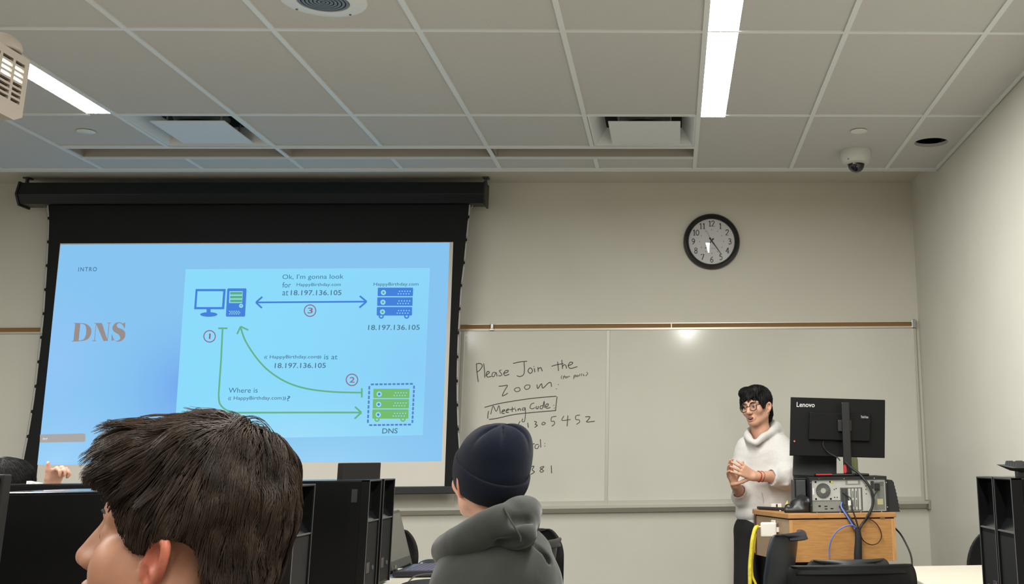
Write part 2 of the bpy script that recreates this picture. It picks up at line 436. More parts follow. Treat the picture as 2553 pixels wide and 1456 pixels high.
# --- plaque diffusers
ventm = mat('diffuser enamel', (222, 225, 225), .45)
for (a, c, d, e), lb in zip(VENTS, ('square white air diffuser tinted blue by the screen, in the left part of the ceiling', 'square white air diffuser in the ceiling left of the right-hand light')):
    t = thing('air_diffuser', lb, 'air vent', ((a+c)/2, (d+e)/2, ZC))
    b = MB(); z0, z1 = ZC-.004, ZC+.085; i_ = .075
    O = [(a, d), (c, d), (c, e), (a, e)]; I = [(a+.012, d+.012), (c-.012, d+.012), (c-.012, e-.012), (a+.012, e-.012)]; U = [(a+i_, d+i_), (c-i_, d+i_), (c-i_, e-i_), (a+i_, e-i_)]
    for k in range(4):
        l = (k+1) % 4
        b.quad((*O[k], z0), (*O[l], z0), (*I[l], z0), (*I[k], z0)); b.quad((*I[k], z0), (*I[l], z0), (*U[l], z1), (*U[k], z1))
    b.build('frame', ventm, t)
    b = MB(); b.box(a+i_, c-i_, d+i_, e-i_, z1, z1+.05); b.build('duct', darkm, t)
    b = MB(); b.box(a+.105, c-.085, d+.115, e-.04, ZC-.004, ZC+.004); b.build('plaque', ventm, t, bevel=.003)
    for px, py in ((a+.16, d+.2), (c-.14, d+.2), (a+.16, e-.12), (c-.14, e-.12)): MB().cyl((px, py, ZC), .006, z1-ZC, n=10).build('hanger', alum, t)
    MB().lathe([(.13, 0), (.15, .045), (.14, .05), (.12, .004)], ((a+c)/2, (d+e)/2+.02, ZC+.035), n=40).build('damper_ring', mat('galvanised', (95, 97, 95), .4, .6), t, 1)

# --- ceiling speaker
t = thing('ceiling_speaker', 'round white ceiling speaker with a fine grille at the top edge of the photo', 'speaker', (-1.38, 4.236, ZC))
MB().lathe([(.168, 0), (.166, -.005), (.150, -.010), (.102, -.012), (.098, -.006), (.098, .01)], (-1.38, 4.236, ZC), n=64).build('rim', whitem, t, 1)
pr = []
for k in range(13): pr += [(.098-k*.0075, -.006 if k % 2 else -.010), (.098-k*.0075-.004, -.010 if k % 2 else -.006)]
MB().lathe(pr+[(0, -.006)], (-1.38, 4.236, ZC), n=48).build('grille', mat('speaker mesh', (125, 128, 128), .5, .5, noise=.5, nscale=900), t)
for a_ in (.25, .75, 1.25, 1.75):
    MB().cyl((-1.38+.145*math.cos(a_*math.pi+.27), 4.236+.145*math.sin(a_*math.pi+.27), ZC-.0125), .005, .004, n=12).build('screw', mat('dark screw', (70, 72, 75), .4, .6), t)
# --- sprinkler covers
for p, lb in (((-3.207, 6.078), 'small round white sprinkler cover left of the square diffuser'), ((1.056, 6.056), 'small round sprinkler cover in the ceiling above the dome camera')):
    t = thing('sprinkler_cover', lb, 'sprinkler cover', (*p, ZC))
    MB().lathe([(.047, -.004), (.046, -.008), (.04, -.010), (0, -.011)], (*p, ZC), n=40).build('cover_plate', whitem, t, 1)
    MB().lathe([(.041, .004), (.041, -.004)], (*p, ZC), n=40).build('neck_ring', mat('neck ring', (140, 138, 130), .5), t, 1)
# --- dome camera
t = thing('dome_camera', 'white security dome camera with a smoked bubble under the right ceiling', 'camera', (1.108, 6.50, ZC))
c = (1.108, 6.50, ZC)
MB().lathe([(.092, 0), (.093, -.045), (.088, -.052), (.086, -.056), (.079, -.075), (.052, -.083), (.05, -.08)], c, n=48).build('housing', mat('camera housing', (205, 206, 200), .45), t, 1)
pr = [(.050, -.080)]+[(.05*math.cos(k*math.pi/16), -.083-.05*math.sin(k*math.pi/16)) for k in range(9)]
MB().lathe(pr, c, n=36).build('bubble', mat('smoked dome', (18, 18, 24), .06, coat=.5), t, 1)
MB().cyl((1.05, 6.425, ZC-.07), .004, .004, n=10).build('screw', mat('dark screw', (70, 72, 75)), t)
# ================================================================ PROJECTION SCREEN (hangs from the plaster strip)
YS = 7.585
scr = thing('projection_screen', 'large pull-down projection screen with black borders showing a blue slide', 'projection screen', (-2.8, YS, 3.0))
def sp(x, y, e=0.): return at(x, y, YS-e)
hous = mat('screen casing', (13, 14, 18), .35)
A = at(55, 465, YS-.04); Bp = at(1218, 463, YS-.04)
xl, xr = -4.36, -1.262
prof = [(.07, 3.050), (-.075, 3.050), (-.095, 2.965), (-.05, 2.908), (.07, 2.908)]
MB().prism([(xl+.01, YS+p[0], p[1]) for p in prof], (xr-xl-.02, 0, 0)).build('casing', hous, scr, bevel=.004)
big = [(.078, 3.056), (-.08, 3.056), (-.103, 2.965), (-.052, 2.897), (.078, 2.897)]
for x in (xl, xr-.012):
    MB().prism([(x, YS+p[0], p[1]) for p in big], (.012, 0, 0)).build('end_cap', mat('end cap', (40, 41, 43), .5), scr)
for x in (-4.345, -1.272):
    b = MB(); b.box(x-.02, x+.02, YS-.03, YS+.03, 3.09, 3.1); pts = [(x+.006*math.cos(k*1.2), YS+.006*math.sin(k*1.2), 3.092-k*.0018) for k in range(24)]
    b.tube(pts, .0045, 6); b.box(x-.006, x+.006, YS-.018, YS-.012, 3.05, 3.095); b.build('bracket', mat('bracket steel', (90, 90, 88), .4, .7), scr)
# fabric outline: hourglass sides with tension tabs
Ledge = [(120, 505), (122.5, 544), (121, 603), (118, 662), (114, 722), (110, 782), (104, 841), (97, 902), (90, 963), (81, 1026), (70.5, 1088), (58.6, 1150), (48, 1212), (47, 1222)]
Redge = [(1170, 505), (1167, 541), (1161.5, 598), (1156, 655), (1149, 712), (1145, 770), (1141.5, 830), (1139.5, 890), (1138.5, 950), (1139, 1010), (1141, 1070), (1145, 1130), (1150, 1190), (1152, 1222)]
Lc = catmull([sp(*p) for p in Ledge], 6); Rc = catmull([sp(*p) for p in Redge], 6)
fab = mat('black screen border', (8, 9, 12), .85)
vs = Lc+Rc; n = len(Lc)
MB().add(vs, [(i, i+1, n+i+1, n+i) for i in range(n-1)]).build('border_fabric', fab, scr, fixn=False)
for E_, sgn in ((Ledge, -1), (Redge, 1)):
    for i in range(1, len(E_)-2):
        p = sp(*E_[i]); MB().prism([(p[0]-sgn*.012, YS-.002, p[2]-.016), (p[0]+sgn*.010, YS-.002, p[2]-.007), (p[0]+sgn*.010, YS-.002, p[2]+.007), (p[0]-sgn*.012, YS-.002, p[2]+.016)], (0, .003, 0)).build('tension_tab', fab, scr)
for E_, sgn in ((Ledge, -1), (Redge, 1)):
    P = [sp(*p)+np.array([sgn*.011, -.001, 0]) for p in E_]; P[0] = sp(*E_[0])+np.array([sgn*.03, -.001, .0])
    MB().tube(catmull(P, 4), .0022, 6).build('tension_cord', mat('tension cord', (150, 148, 140), .6), scr, True)
    b = MB()
    for i in range(len(E_)-2):          # pale inner hems between the tabs
        a_, c_ = sp(*E_[i]), sp(*E_[i+1]); a2 = lerp(a_, c_, .14); c2 = lerp(a_, c_, .86); s_ = np.array([sgn*.009, -.0012, 0])
        b.quad(a2+np.array([0, -.0012, 0]), lerp(a2, c2, .06)+s_, lerp(a2, c2, .94)+s_, c2+np.array([0, -.0012, 0]))
    b.build('side_hem', mat('pale hem', (176, 174, 166), .7), scr, fixn=False)
# white viewing surface and bottom bar
wq = [sp(150, 607, .003), sp(1130, 603.5, .003), sp(1108, 1212, .003), sp(88, 1222, .003)]
MB().quad(*wq).build('viewing_surface', mat('screen white', (222, 216, 206), .85), scr, fixn=False)
bl, br = sp(46, 1222), sp(1156, 1212)
MB().box(bl[0], br[0], YS-.018, YS+.018, 1.005, 1.052).build('bottom_bar', mat('screen bar', (30, 31, 33), .45), scr, bevel=.005)
# ---- projected slide
def s2(x, y, k=1): return sp(x, y, .0035+.0006*k)
sb = mat('slide background', (130, 195, 245))
nt = sb.node_tree; bs = nt.nodes['Principled BSDF']; bs.inputs['Base Color'].default_value = (0, 0, 0, 1); bs.inputs['Specular IOR Level'].default_value = 0
tc = nt.nodes.new('ShaderNodeTexCoord'); sepn = nt.nodes.new('ShaderNodeSeparateXYZ'); nt.links.new(tc.outputs['Generated'], sepn.inputs[0])
def blob(cx, cz, rx, rz, colour, prev):
    m = nt.nodes.new('ShaderNodeMapping'); m.inputs['Location'].default_value = (-cx/rx, 0, -cz/rz); m.inputs['Scale'].default_value = (1/rx, 0, 1/rz)
    nt.links.new(tc.outputs['Generated'], m.inputs[0]); g = nt.nodes.new('ShaderNodeTexGradient'); g.gradient_type = 'QUADRATIC_SPHERE'; nt.links.new(m.outputs[0], g.inputs[0])
    x = nt.nodes.new('ShaderNodeMix'); x.data_type = 'RGBA'; nt.links.new(g.outputs['Fac'], x.inputs[0])
    if isinstance(prev, tuple): x.inputs[6].default_value = (*lin(prev), 1)
    else: nt.links.new(prev, x.inputs[6])
    x.inputs[7].default_value = (*lin(colour), 1); return x.outputs[2]
c0 = blob(.36, .34, .24, .42, (113, 165, 240), (135, 196, 240))
c0 = blob(.03, .45, .22, .6, (146, 198, 247), c0)
c0 = blob(.06, .02, .3, .35, (160, 212, 250), c0)
c0 = blob(.7, -.02, .5, .35, (156, 212, 247), c0)
nt.links.new(c0, bs.inputs['Emission Color']); bs.inputs['Emission Strength'].default_value = SLIDE_GAIN
sl = MB().quad(s2(151, 610, 0), s2(1121, 605, 0), s2(1101, 1150, 0), s2(93, 1159, 0)).build('projected_slide', sb, scr, fixn=False)
cardm = mat('slide card', (140, 216, 252))
nt = cardm.node_tree; bs = nt.nodes['Principled BSDF']; bs.inputs['Base Color'].default_value = (0, 0, 0, 1); bs.inputs['Specular IOR Level'].default_value = 0
tc = nt.nodes.new('ShaderNodeTexCoord')
c0 = blob(.95, .4, .75, 1.3, (139, 206, 246), (140, 219, 252)); c0 = blob(.5, .0, .8, .4, (160, 221, 250), c0)
nt.links.new(c0, bs.inputs['Emission Color']); bs.inputs['Emission Strength'].default_value = SLIDE_GAIN
MB().quad(s2(463, 671), s2(1072, 668), s2(1054, 1085), s2(434, 1096)).build('slide_card', cardm, sl, fixn=False)
BLUE, GREEN, GRN2, RED, INK, GREY, TAN, LB = (slide_mat(*a) for a in (('blue', (70, 130, 220)), ('green', (104, 178, 138)), ('lime', (118, 188, 112)), ('red', (142, 108, 136)), ('ink', (70, 118, 154)), ('grey', (84, 124, 148)), ('tan', (152, 142, 140)), ('pale', (152, 222, 250))))
def flat(name, polys, m, k=2):
    b = MB()
    for P in polys:
        # fan-safe: triangulate through bmesh for concave shapes
        b.add([s2(x, y, k) for x, y in P], [tuple(range(len(P)))])
    o = b.build(name, m, sl, fixn=False); bm = bmesh.new(); bm.from_mesh(o.data); bmesh.ops.triangulate(bm, faces=bm.faces); bm.to_mesh(o.data); bm.free(); return o
def strip(P, wd):                    # polyline of given width as quads
    P = [np.array(p, float) for p in P]; out = []
    T = np.gradient(np.array(P), axis=0); T /= np.linalg.norm(T, axis=1)[:, None]; N = np.c_[-T[:, 1], T[:, 0]]*wd/2
    for i in range(len(P)-1): out.append([P[i]-N[i], P[i+1]-N[i+1], P[i+1]+N[i+1], P[i]+N[i]])
    return out
def ringp(c, r0, r1, n=40):
    o = []
    for k in range(n):
        a, d = 2*math.pi*k/n, 2*math.pi*(k+1)/n
        o.append([(c[0]+r*math.cos(t), c[1]+r*math.sin(t)) for r, t in ((r0, a), (r1, a), (r1, d), (r0, d))])
    return o
def discp(c, r, n=24, sy=1.): return [[(c[0]+r*math.cos(2*math.pi*k/n), c[1]+sy*r*math.sin(2*math.pi*k/n)) for k in range(n)]]
def txt(name, body, x0, y0, x1, y1, m=INK, wgt=0., base=None, space=1., slope=0.):
    """pixel box: x0,x1 left/right, y0 top, y1 bottom of the letters"""
    return fit_text(body, (s2(x0, y1, 3), s2(x1, y1+slope, 3), s2(x0+1, y0, 3)), m, name, sl, wgt, space, base=base)
# 'INTRO' and 'DNS'
txt('slide_text', 'INTRO', 195, 666, 241, 677, INK, .010, space=1.25, slope=-.5)
def q2(x, y): return (130+x/5.006, 640+y/5.008)
Dp = [[q2(*p) for p in P] for P in (
    [(272, 828), (365, 828), (365, 836), (272, 836)], [(247, 1050), (340, 1048), (340, 1057), (247, 1060)],
    [(288, 832), (353, 832), (330, 1052), (265, 1053)])]
oc = catmull([q2(*p) for p in [(340, 828), (420, 838), (475, 880), (490, 935), (470, 1000), (420, 1042), (330, 1057)]], 6)
ic = catmull([q2(*p) for p in [(350, 835), (405, 850), (424, 895), (424, 945), (412, 1000), (385, 1035), (328, 1050)]], 6)
Dp += [[oc[i], oc[i+1], ic[i+1], ic[i]] for i in range(len(oc)-1)]
Np = [[q2(*p) for p in P] for P in ([(527, 828), (620, 828), (620, 836), (527, 836)], [(502, 1046), (552, 1046), (550, 1055), (501, 1056)], [(546, 832), (553, 832), (532, 1050), (524, 1050)], [(690, 823), (734, 823), (733, 832), (688, 832)], [(707, 828), (716, 828), (694, 1050), (686, 1050)], [(545, 830), (622, 830), (694, 1052), (640, 1052)])]
so = catmull([q2(*p) for p in [(908, 890), (880, 838), (840, 818), (785, 832), (753, 880), (766, 930), (820, 965), (845, 995), (846, 1030), (805, 1050), (755, 1030), (742, 985)]], 6)
si = catmull([q2(*p) for p in [(904, 886), (872, 846), (838, 828), (815, 840), (806, 862), (826, 888), (880, 910), (912, 950), (905, 1010), (860, 1052), (800, 1056), (748, 1000)]], 6)
Sp = [[so[i], so[i+1], si[i+1], si[i]] for i in range(len(so)-1)]
Sp += [[q2(*p) for p in P] for P in ([(914, 820), (908, 892), (898, 890), (880, 835)], [(740, 1052), (742, 975), (752, 978), (768, 1040)])]
for P in (Dp, Np, Sp): flat('slide_letter', P, TAN, 3)
# computer icon
def rr(x0, y0, x1, y1, r=0, sk=0., n=4):
    if not r: P = [(x0, y0), (x1, y0), (x1, y1), (x0, y1)]
    else: P = [(cx+r*math.cos(t), cy+r*math.sin(t)) for cx, cy, a in ((x1-r, y0+r, -.5), (x1-r, y1-r, 0), (x0+r, y1-r, .5), (x0+r, y0+r, 1)) for t in [math.pi*(a+.5*k/n) for k in range(n+1)]]
    return [(x+sk*(y1-y), y) for x, y in P]
sk = .075
def frame_p(x0, y0, x1, y1, t):
    o, i = rr(x0, y0, x1, y1, 0, sk), rr(x0+t, y0+t, x1-t, y1-t, 0, sk); return [[o[k], o[(k+1) % 4], i[(k+1) % 4], i[k]] for k in range(4)]
comp = frame_p(484, 720.5, 559, 771, 5.5)+[rr(515, 771, 525, 780)]+discp((520.5, 784), 21.5, 28, .27)+[rr(563, 719, 611, 789.5, 3, sk*.7)]
flat('slide_computer_icon', comp, BLUE)
flat('slide_computer_panel', [rr(571, 726, 604, 755.5, 0, sk*.5)], LB, 3)
flat('slide_computer_bar', [rr(573.5, y, 603.5, y+6.5, 0, sk) for y in (728, 737.5, 747)], slide_mat('mid green', (92, 176, 130)), 4)
flat('slide_computer_button', discp((601, 762.5), 5), LB, 3); flat('slide_computer_button', discp((601, 762.5), 2), GREEN, 4)
flat('slide_computer_dots', [rr(571+i*5.6+(j % 2)*2.8, 775+j*3.4, 574+i*5.6+(j % 2)*2.8, 777+j*3.4) for i in range(5) for j in range(3)], LB, 3)
def server(x, y, wd, hh, gap, m, dot, foot):
    P = []; R_ = []; Dd = []; Ds = []
    for i in range(3):
        yy = y+i*(hh+gap); xx = x-i*1.2
        P.append(rr(xx, yy, xx+wd, yy+hh, 2 if i != 1 else 0, .02)); R_ += discp((xx+wd*.165, yy+hh*.57), wd*.072); Dd += discp((xx+wd*.165, yy+hh*.57), wd*.036)
        for j in range(2):
            for k in range(5): Ds += discp((xx+wd*.62+k*wd*.075-j*3.2, yy+hh*.42+j*hh*.3), 1.6, 8)
    yb = y+3*hh+2*gap
    for fx in (.13, .85): P += ringp((x-2.4+wd*fx, yb+1.5), 3, 6.6, 20)
    flat('slide_server_icon', P, m)
    for q in R_: flat('slide_server_ring', [q], LB, 3)
    for q in Dd: flat('slide_server_dot', [q], dot, 4)
    flat('slide_server_vents', Ds, LB, 3)
server(941.5, 717.2, 88, 21.3, 1.8+1.0, BLUE, GREEN, 1)
server(930.5, 969.5, 90, 23.0, 2.6, GRN2, BLUE, 1)
# dashed frame round the DNS server
dash = []
for a_, c_ in (((923, 958.5), (1031, 957)), ((1032.5, 960), (1028, 1056)), ((1026, 1058.5), (919, 1060)), ((917, 1056), (921, 961))):
    L_ = math.dist(a_, c_); m_ = int(L_//10.6)
    for k in range(m_):
        t0, t1 = (k+.14)/m_, (k+.86)/m_; dash += strip([lerp(a_, c_, t0), lerp(a_, c_, (t0+t1)/2), lerp(a_, c_, t1)], 4.4)
flat('slide_dashed_frame', dash, slide_mat('dash blue', (86, 132, 200)))
# arrows
def arrow(name, P, wd, m, heads=(), bars=()):
    q = strip(P, wd)
    for tip, a_, c_ in heads: q += strip([a_, tip], wd)+strip([tip, c_], wd)
    for a_, c_ in bars: q += strip([a_, c_], wd)
    flat(name, q, m)
arrow('slide_arrow', [(640, 754), (775, 753), (912, 752)], 4.3, BLUE, [((638, 754), (654, 740), (653, 768)), ((914, 752), (897, 738), (896, 767))])
g1 = catmull([(599, 814), (612, 850), (640, 893), (672, 926), (715, 953), (765, 969), (830, 977), (902, 979)], 8)
arrow('slide_arrow', g1, 4.2, GREEN, [((600, 814), (591, 833), (619, 823))], [((902, 968), (902, 991))])
g2 = [(555, 818), (551, 900), (545, 985)]+catmull([(545, 985), (548, 1006), (562, 1021), (585, 1029)], 8)+[(585, 1029), (740, 1028.5), (900, 1028.5)]
arrow('slide_arrow', g2, 4.2, GREEN, [((901, 1028.5), (885, 1014), (884, 1044))], [((544, 818.5), (567, 818.5))])
for c_, t_, bx in (((522.5, 838.5), '1', (520.6, 831.5, 524.6, 845)), ((877.5, 947), '2', (871, 940, 884, 954)), ((773, 774.5), '3', (766.5, 767, 779.5, 781.5))):
    flat('slide_ring', ringp(c_, 13, 15.6), RED); txt('slide_numeral', t_, *bx, RED, .012)
# texts
txt('slide_text', "Ok, I'm gonna look", 703.5, 684, 856, 699.5, INK, 0, slope=-1)
txt('slide_text', 'for', 703.5, 703.5, 725, 717, INK)
txt('slide_text', 'HappyBirthday.com', 739, 705.5, 849.5, 716, GREY, .007, slope=-.5)
txt('slide_text', 'at', 703.5, 724.5, 718.5, 736.8, INK)
txt('slide_text', '18.197.136.105', 724.5, 723.5, 851, 736.5, GREY, .012, slope=-.5)
txt('slide_text', 'HappyBirthday.com', 931, 704.5, 1043, 715, GREY, .007, slope=-.5)
txt('slide_text', '18.197.136.105', 917.5, 810, 1046, 823, GREY, .012, slope=-.5)
txt('slide_text', '\u00ab', 658, 887, 666, 895, INK); txt('slide_text', 'HappyBirthday.com', 672, 885.5, 793, 896.5, GREY, .007, slope=-.5); txt('slide_text', '\u00bb', 792, 886.5, 801, 894.5, INK)
txt('slide_text', 'is at', 808, 884, 841, 896, INK)
txt('slide_text', '18.197.136.105', 684.5, 905, 812, 918, GREY, .012, slope=-.5)
txt('slide_text', 'Where is', 569.5, 967, 642, 979.5, INK, slope=-.5)
txt('slide_text', '\u00ab', 568, 989.5, 576, 998, INK); txt('slide_text', 'HappyBirthday.com', 582, 988, 702, 999.5, GREY, .007, slope=-.5); txt('slide_text', '\u00bb', 704, 989, 713, 998, INK); txt('slide_text', '?', 715, 987, 723, 1000, INK)
txt('slide_text', 'DNS', 952.5, 1068, 991, 1081, GREY, .014, slope=-.5)
# grey button at the lower left
flat('slide_button', [[(100, 1083), (209, 1080.5), (213, 1083), (213, 1099), (210, 1101.5), (99, 1103.5)]], slide_mat('button', (170, 168, 166)))
txt('slide_text', 'ing', 106, 1091, 118, 1098, slide_mat('white', (225, 232, 236)), .02)

# ================================================================ WHITEBOARD, MAP RAIL, CLOCK
wb = thing('whiteboard', 'long wall-mounted whiteboard with handwriting and an aluminium tray along the front wall', 'whiteboard', (-1.6, D-.01, 1.5))
bm_ = mat('whiteboard enamel', (210, 207, 196), .10, spec=.5, noise=.015, nscale=2.5)
ZTOP, ZBOT = 2.062, .922; YW = D-.016
seams = [-5.0, -3.66, -2.44, -1.408, -.430, 1.672]
for i in range(5):
    MB().box(seams[i]+.011, seams[i+1]-.011, YW, D-.002, ZBOT, ZTOP).build('board_panel', bm_, wb)
for i, x in enumerate(seams):
    hwid = .011
    b = MB(); b.box(x-hwid, x+hwid, YW-.004, D-.001, ZBOT-.01, ZTOP); b.build('frame_strip', mat('board frame', (196, 193, 182), .35, .3), wb, bevel=.002)
b = MB(); b.box(-5.0, 1.70, D-.075, D-.001, .906, .914); b.box(-5., 1.70, D-.080, D-.070, .900, .918); b.prism([(-5., D-.076, .903), (-5., D-.02, .870), (-5., D-.001, .870), (-5., D-.001, .906)], (6.7, 0, 0))
b.build('pen_tray', mat('tray aluminium', (190, 186, 176), .42, .35), wb)
MB().box(1.694, 1.706, D-.083, D-.001, .866, .922).build('tray_end_cap', mat('tray end', (150, 147, 140), .5), wb)
MB().box(-5., 1.672, D-.0185, D-.001, .916, .945).build('frame_strip', mat('board frame', (196, 193, 182), .35, .3), wb)

rail = thing('map_rail', 'narrow cork-faced map rail with metal clips above the whiteboard', 'map rail', (-1.6, D-.01, 2.09))
corkm = mat('cork', (140, 105, 62), .85, noise=.25, nscale=300)
MB().box(-5.0, 1.668, D-.012, D-.001, 2.077, 2.104).build('cork_strip', corkm, rail)
b = MB(); b.box(-5., 1.672, D-.020, D-.001, 2.104, 2.110); b.box(-5., 1.672, D-.020, D-.001, 2.064, 2.077); b.build('rail_channel', mat('rail aluminium', (205, 200, 188), .35, .4), rail)
MB().box(-.003, .003, D-.0155, D-.001, 2.077, 2.104).build('rail_joint', mat('rail aluminium', (205, 200, 188)), rail)
for x in (-1.216,):
    b = MB(); b.box(x-.014, x+.014, D-.032, D-.02, 2.064, 2.078); b.box(x-.009, x+.009, D-.028, D-.018, 2.078, 2.114); b.box(x-.016, x+.016, D-.03, D-.018, 2.108, 2.116); b.build('map_clip', chrome, rail, bevel=.002)
MB().box(1.655, 1.684, D-.034, D-.001, 2.0635, 2.122).build('end_stop', chrome, rail, bevel=.003)

# handwriting: marker strokes lying on the panel
ink = mat('dry marker', (72, 70, 66), .6)
def px(s0, ox, oy): return lambda *P: [(ox+x/s0, oy+y/s0) for x, y in P]
H = px(4.479, 1130, 760)
words = {
 'Please': [H((258, 662), (266, 760), (280, 860)), H((256, 660), (300, 655), (325, 680), (300, 725), (265, 752)), H((340, 655), (350, 740), (352, 812)), H((362, 790), (390, 770), (405, 755), (385, 742), (370, 770), (380, 805), (425, 800)), H((470, 752), (440, 760), (432, 795), (455, 800), (478, 755), (490, 800)), H((540, 728), (515, 735), (530, 760), (545, 780), (520, 795), (505, 785)), H((560, 765), (600, 755), (615, 735), (585, 735), (565, 765), (580, 790), (625, 775))],
 'Join': [H((668, 655), (740, 638), (825, 630)), H((790, 635), (795, 720), (785, 780), (745, 800), (710, 792)), H((850, 705), (835, 740), (860, 765), (885, 740), (870, 708), (850, 705)), H((905, 708), (912, 752)), H((897, 688), (905, 690)), H((945, 695), (950, 745)), H((945, 720), (975, 700), (985, 715), (995, 742))],
 'the': [H((1165, 635), (1172, 690), (1175, 738)), H((1098, 685), (1160, 668), (1230, 655)), H((1212, 615), (1218, 680), (1220, 715)), H((1218, 690), (1240, 668), (1258, 680), (1265, 712)), H((1280, 680), (1320, 665), (1335, 645), (1305, 642), (1285, 680), (1310, 710), (1385, 690))],
 'zoom': [H((508, 910), (560, 905), (605, 900), (575, 955), (548, 1015), (580, 1005), (608, 985)), H((705, 925), (682, 945), (705, 970), (745, 955), (735, 925), (700, 928)), H((815, 895), (795, 920), (815, 945), (850, 930), (855, 898), (815, 895)), H((935, 890), (945, 935), (985, 880), (1000, 930), (1060, 875), (1090, 870), (1098, 915)), H((1172, 888), (1178, 892)), H((1150, 935), (1156, 940))],
 'for polls': [H((1215, 790), (1205, 810), (1212, 828)), H((1245, 785), (1235, 800), (1228, 830)), H((1225, 808), (1250, 800)), H((1260, 800), (1250, 812), (1262, 818), (1272, 805), (1260, 800)), H((1278, 815), (1285, 798), (1305, 800)), H((1350, 785), (1345, 830)), H((1348, 790), (1368, 785), (1368, 800), (1348, 808)), H((1385, 785), (1378, 800), (1392, 802), (1398, 788), (1385, 785)), H((1415, 770), (1412, 798)), H((1435, 765), (1432, 795)), H((1458, 775), (1450, 782), (1462, 788), (1455, 795)), H((1490, 750), (1502, 770), (1478, 795))],
 'Meeting Code': [H((418, 1222), (445, 1130), (480, 1190), (510, 1125), (527, 1215)), H((545, 1195), (570, 1185), (575, 1172), (550, 1180), (545, 1210), (575, 1212)), H((590, 1185), (615, 1175), (618, 1162), (598, 1170), (592, 1200), (620, 1200)), H((660, 1140), (658, 1195)), H((630, 1172), (690, 1160)), H((695, 1165), (700, 1190)), H((690, 1142), (694, 1145)), H((722, 1160), (725, 1185)), H((724, 1170), (745, 1158), (752, 1182)), H((800, 1150), (775, 1155), (770, 1175), (795, 1172), (803, 1148), (806, 1220), (795, 1300), (768, 1300), (775, 1270)), H((905, 1095), (870, 1110), (858, 1150), (890, 1160), (910, 1145)), H((930, 1130), (925, 1155), (945, 1158), (952, 1130)), H((1000, 1125), (975, 1130), (970, 1155), (995, 1155), (1015, 1075), (1015, 1150)), H((1030, 1140), (1055, 1130), (1060, 1105), (1035, 1115), (1032, 1145), (1055, 1155), (1085, 1145)), H((1120, 1120), (1126, 1124)), H((1125, 1150), (1130, 1155)),
   H((395, 1185), (388, 1225), (385, 1270)), H((400, 1280), (500, 1265), (650, 1230), (800, 1210), (1000, 1192), (1145, 1180)), H((350, 1145), (500, 1105), (700, 1070), (900, 1042), (1150, 1020)), H((1160, 1025), (1150, 1100), (1143, 1185))],
 'number': [H((745, 1300), (725, 1340)), H((832, 1318), (838, 1372)), H((905, 1300), (930, 1310), (915, 1335), (940, 1345), (910, 1370)), H((1005, 1310), (988, 1330), (1005, 1340), (1028, 1325), (1015, 1310), (1005, 1310)), H((1150, 1245), (1100, 1255), (1095, 1300), (1125, 1300), (1130, 1330), (1100, 1355)), H((1235, 1240), (1215, 1290), (1310, 1280)), H((1280, 1235), (1272, 1355)), H((1415, 1230), (1370, 1240), (1370, 1280), (1405, 1285), (1410, 1310), (1375, 1335)), H((1475, 1250), (1525, 1250), (1510, 1280), (1490, 1308), (1580, 1300))],
}
H = px(3.934, 1180, 860)
words['Password'] = [H((570, 975), (575, 1012)), H((572, 992), (590, 970), (602, 970)), H((640, 975), (612, 980), (605, 1010), (630, 1015), (645, 985)), H((658, 925), (662, 1005)), H((700, 965), (704, 969)), H((700, 990), (704, 994))]
words['digits'] = [H((558, 1195), (595, 1190), (578, 1225), (600, 1245), (562, 1270)), H((690, 1190), (655, 1205), (690, 1235), (665, 1248), (655, 1230), (690, 1200), (690, 1190)), H((765, 1182), (768, 1258))]
for wn, strokes in words.items():
    b = MB()
    for st in strokes:
        P = [at(x, y, YW-.0006) for x, y in st]
        if len(P) > 2: P = catmull(P, 5)
        b.tube(P, .0026 if wn != 'for polls' else .002, 5)
        if wn in ('for polls', 'Password', 'digits', 'zoom', 'Meeting Code', 'number'): b.build('handwriting', ink, wb, True, fixn=False); b = MB()
    if b.v: b.build('handwriting', ink, wb, True, fixn=False)

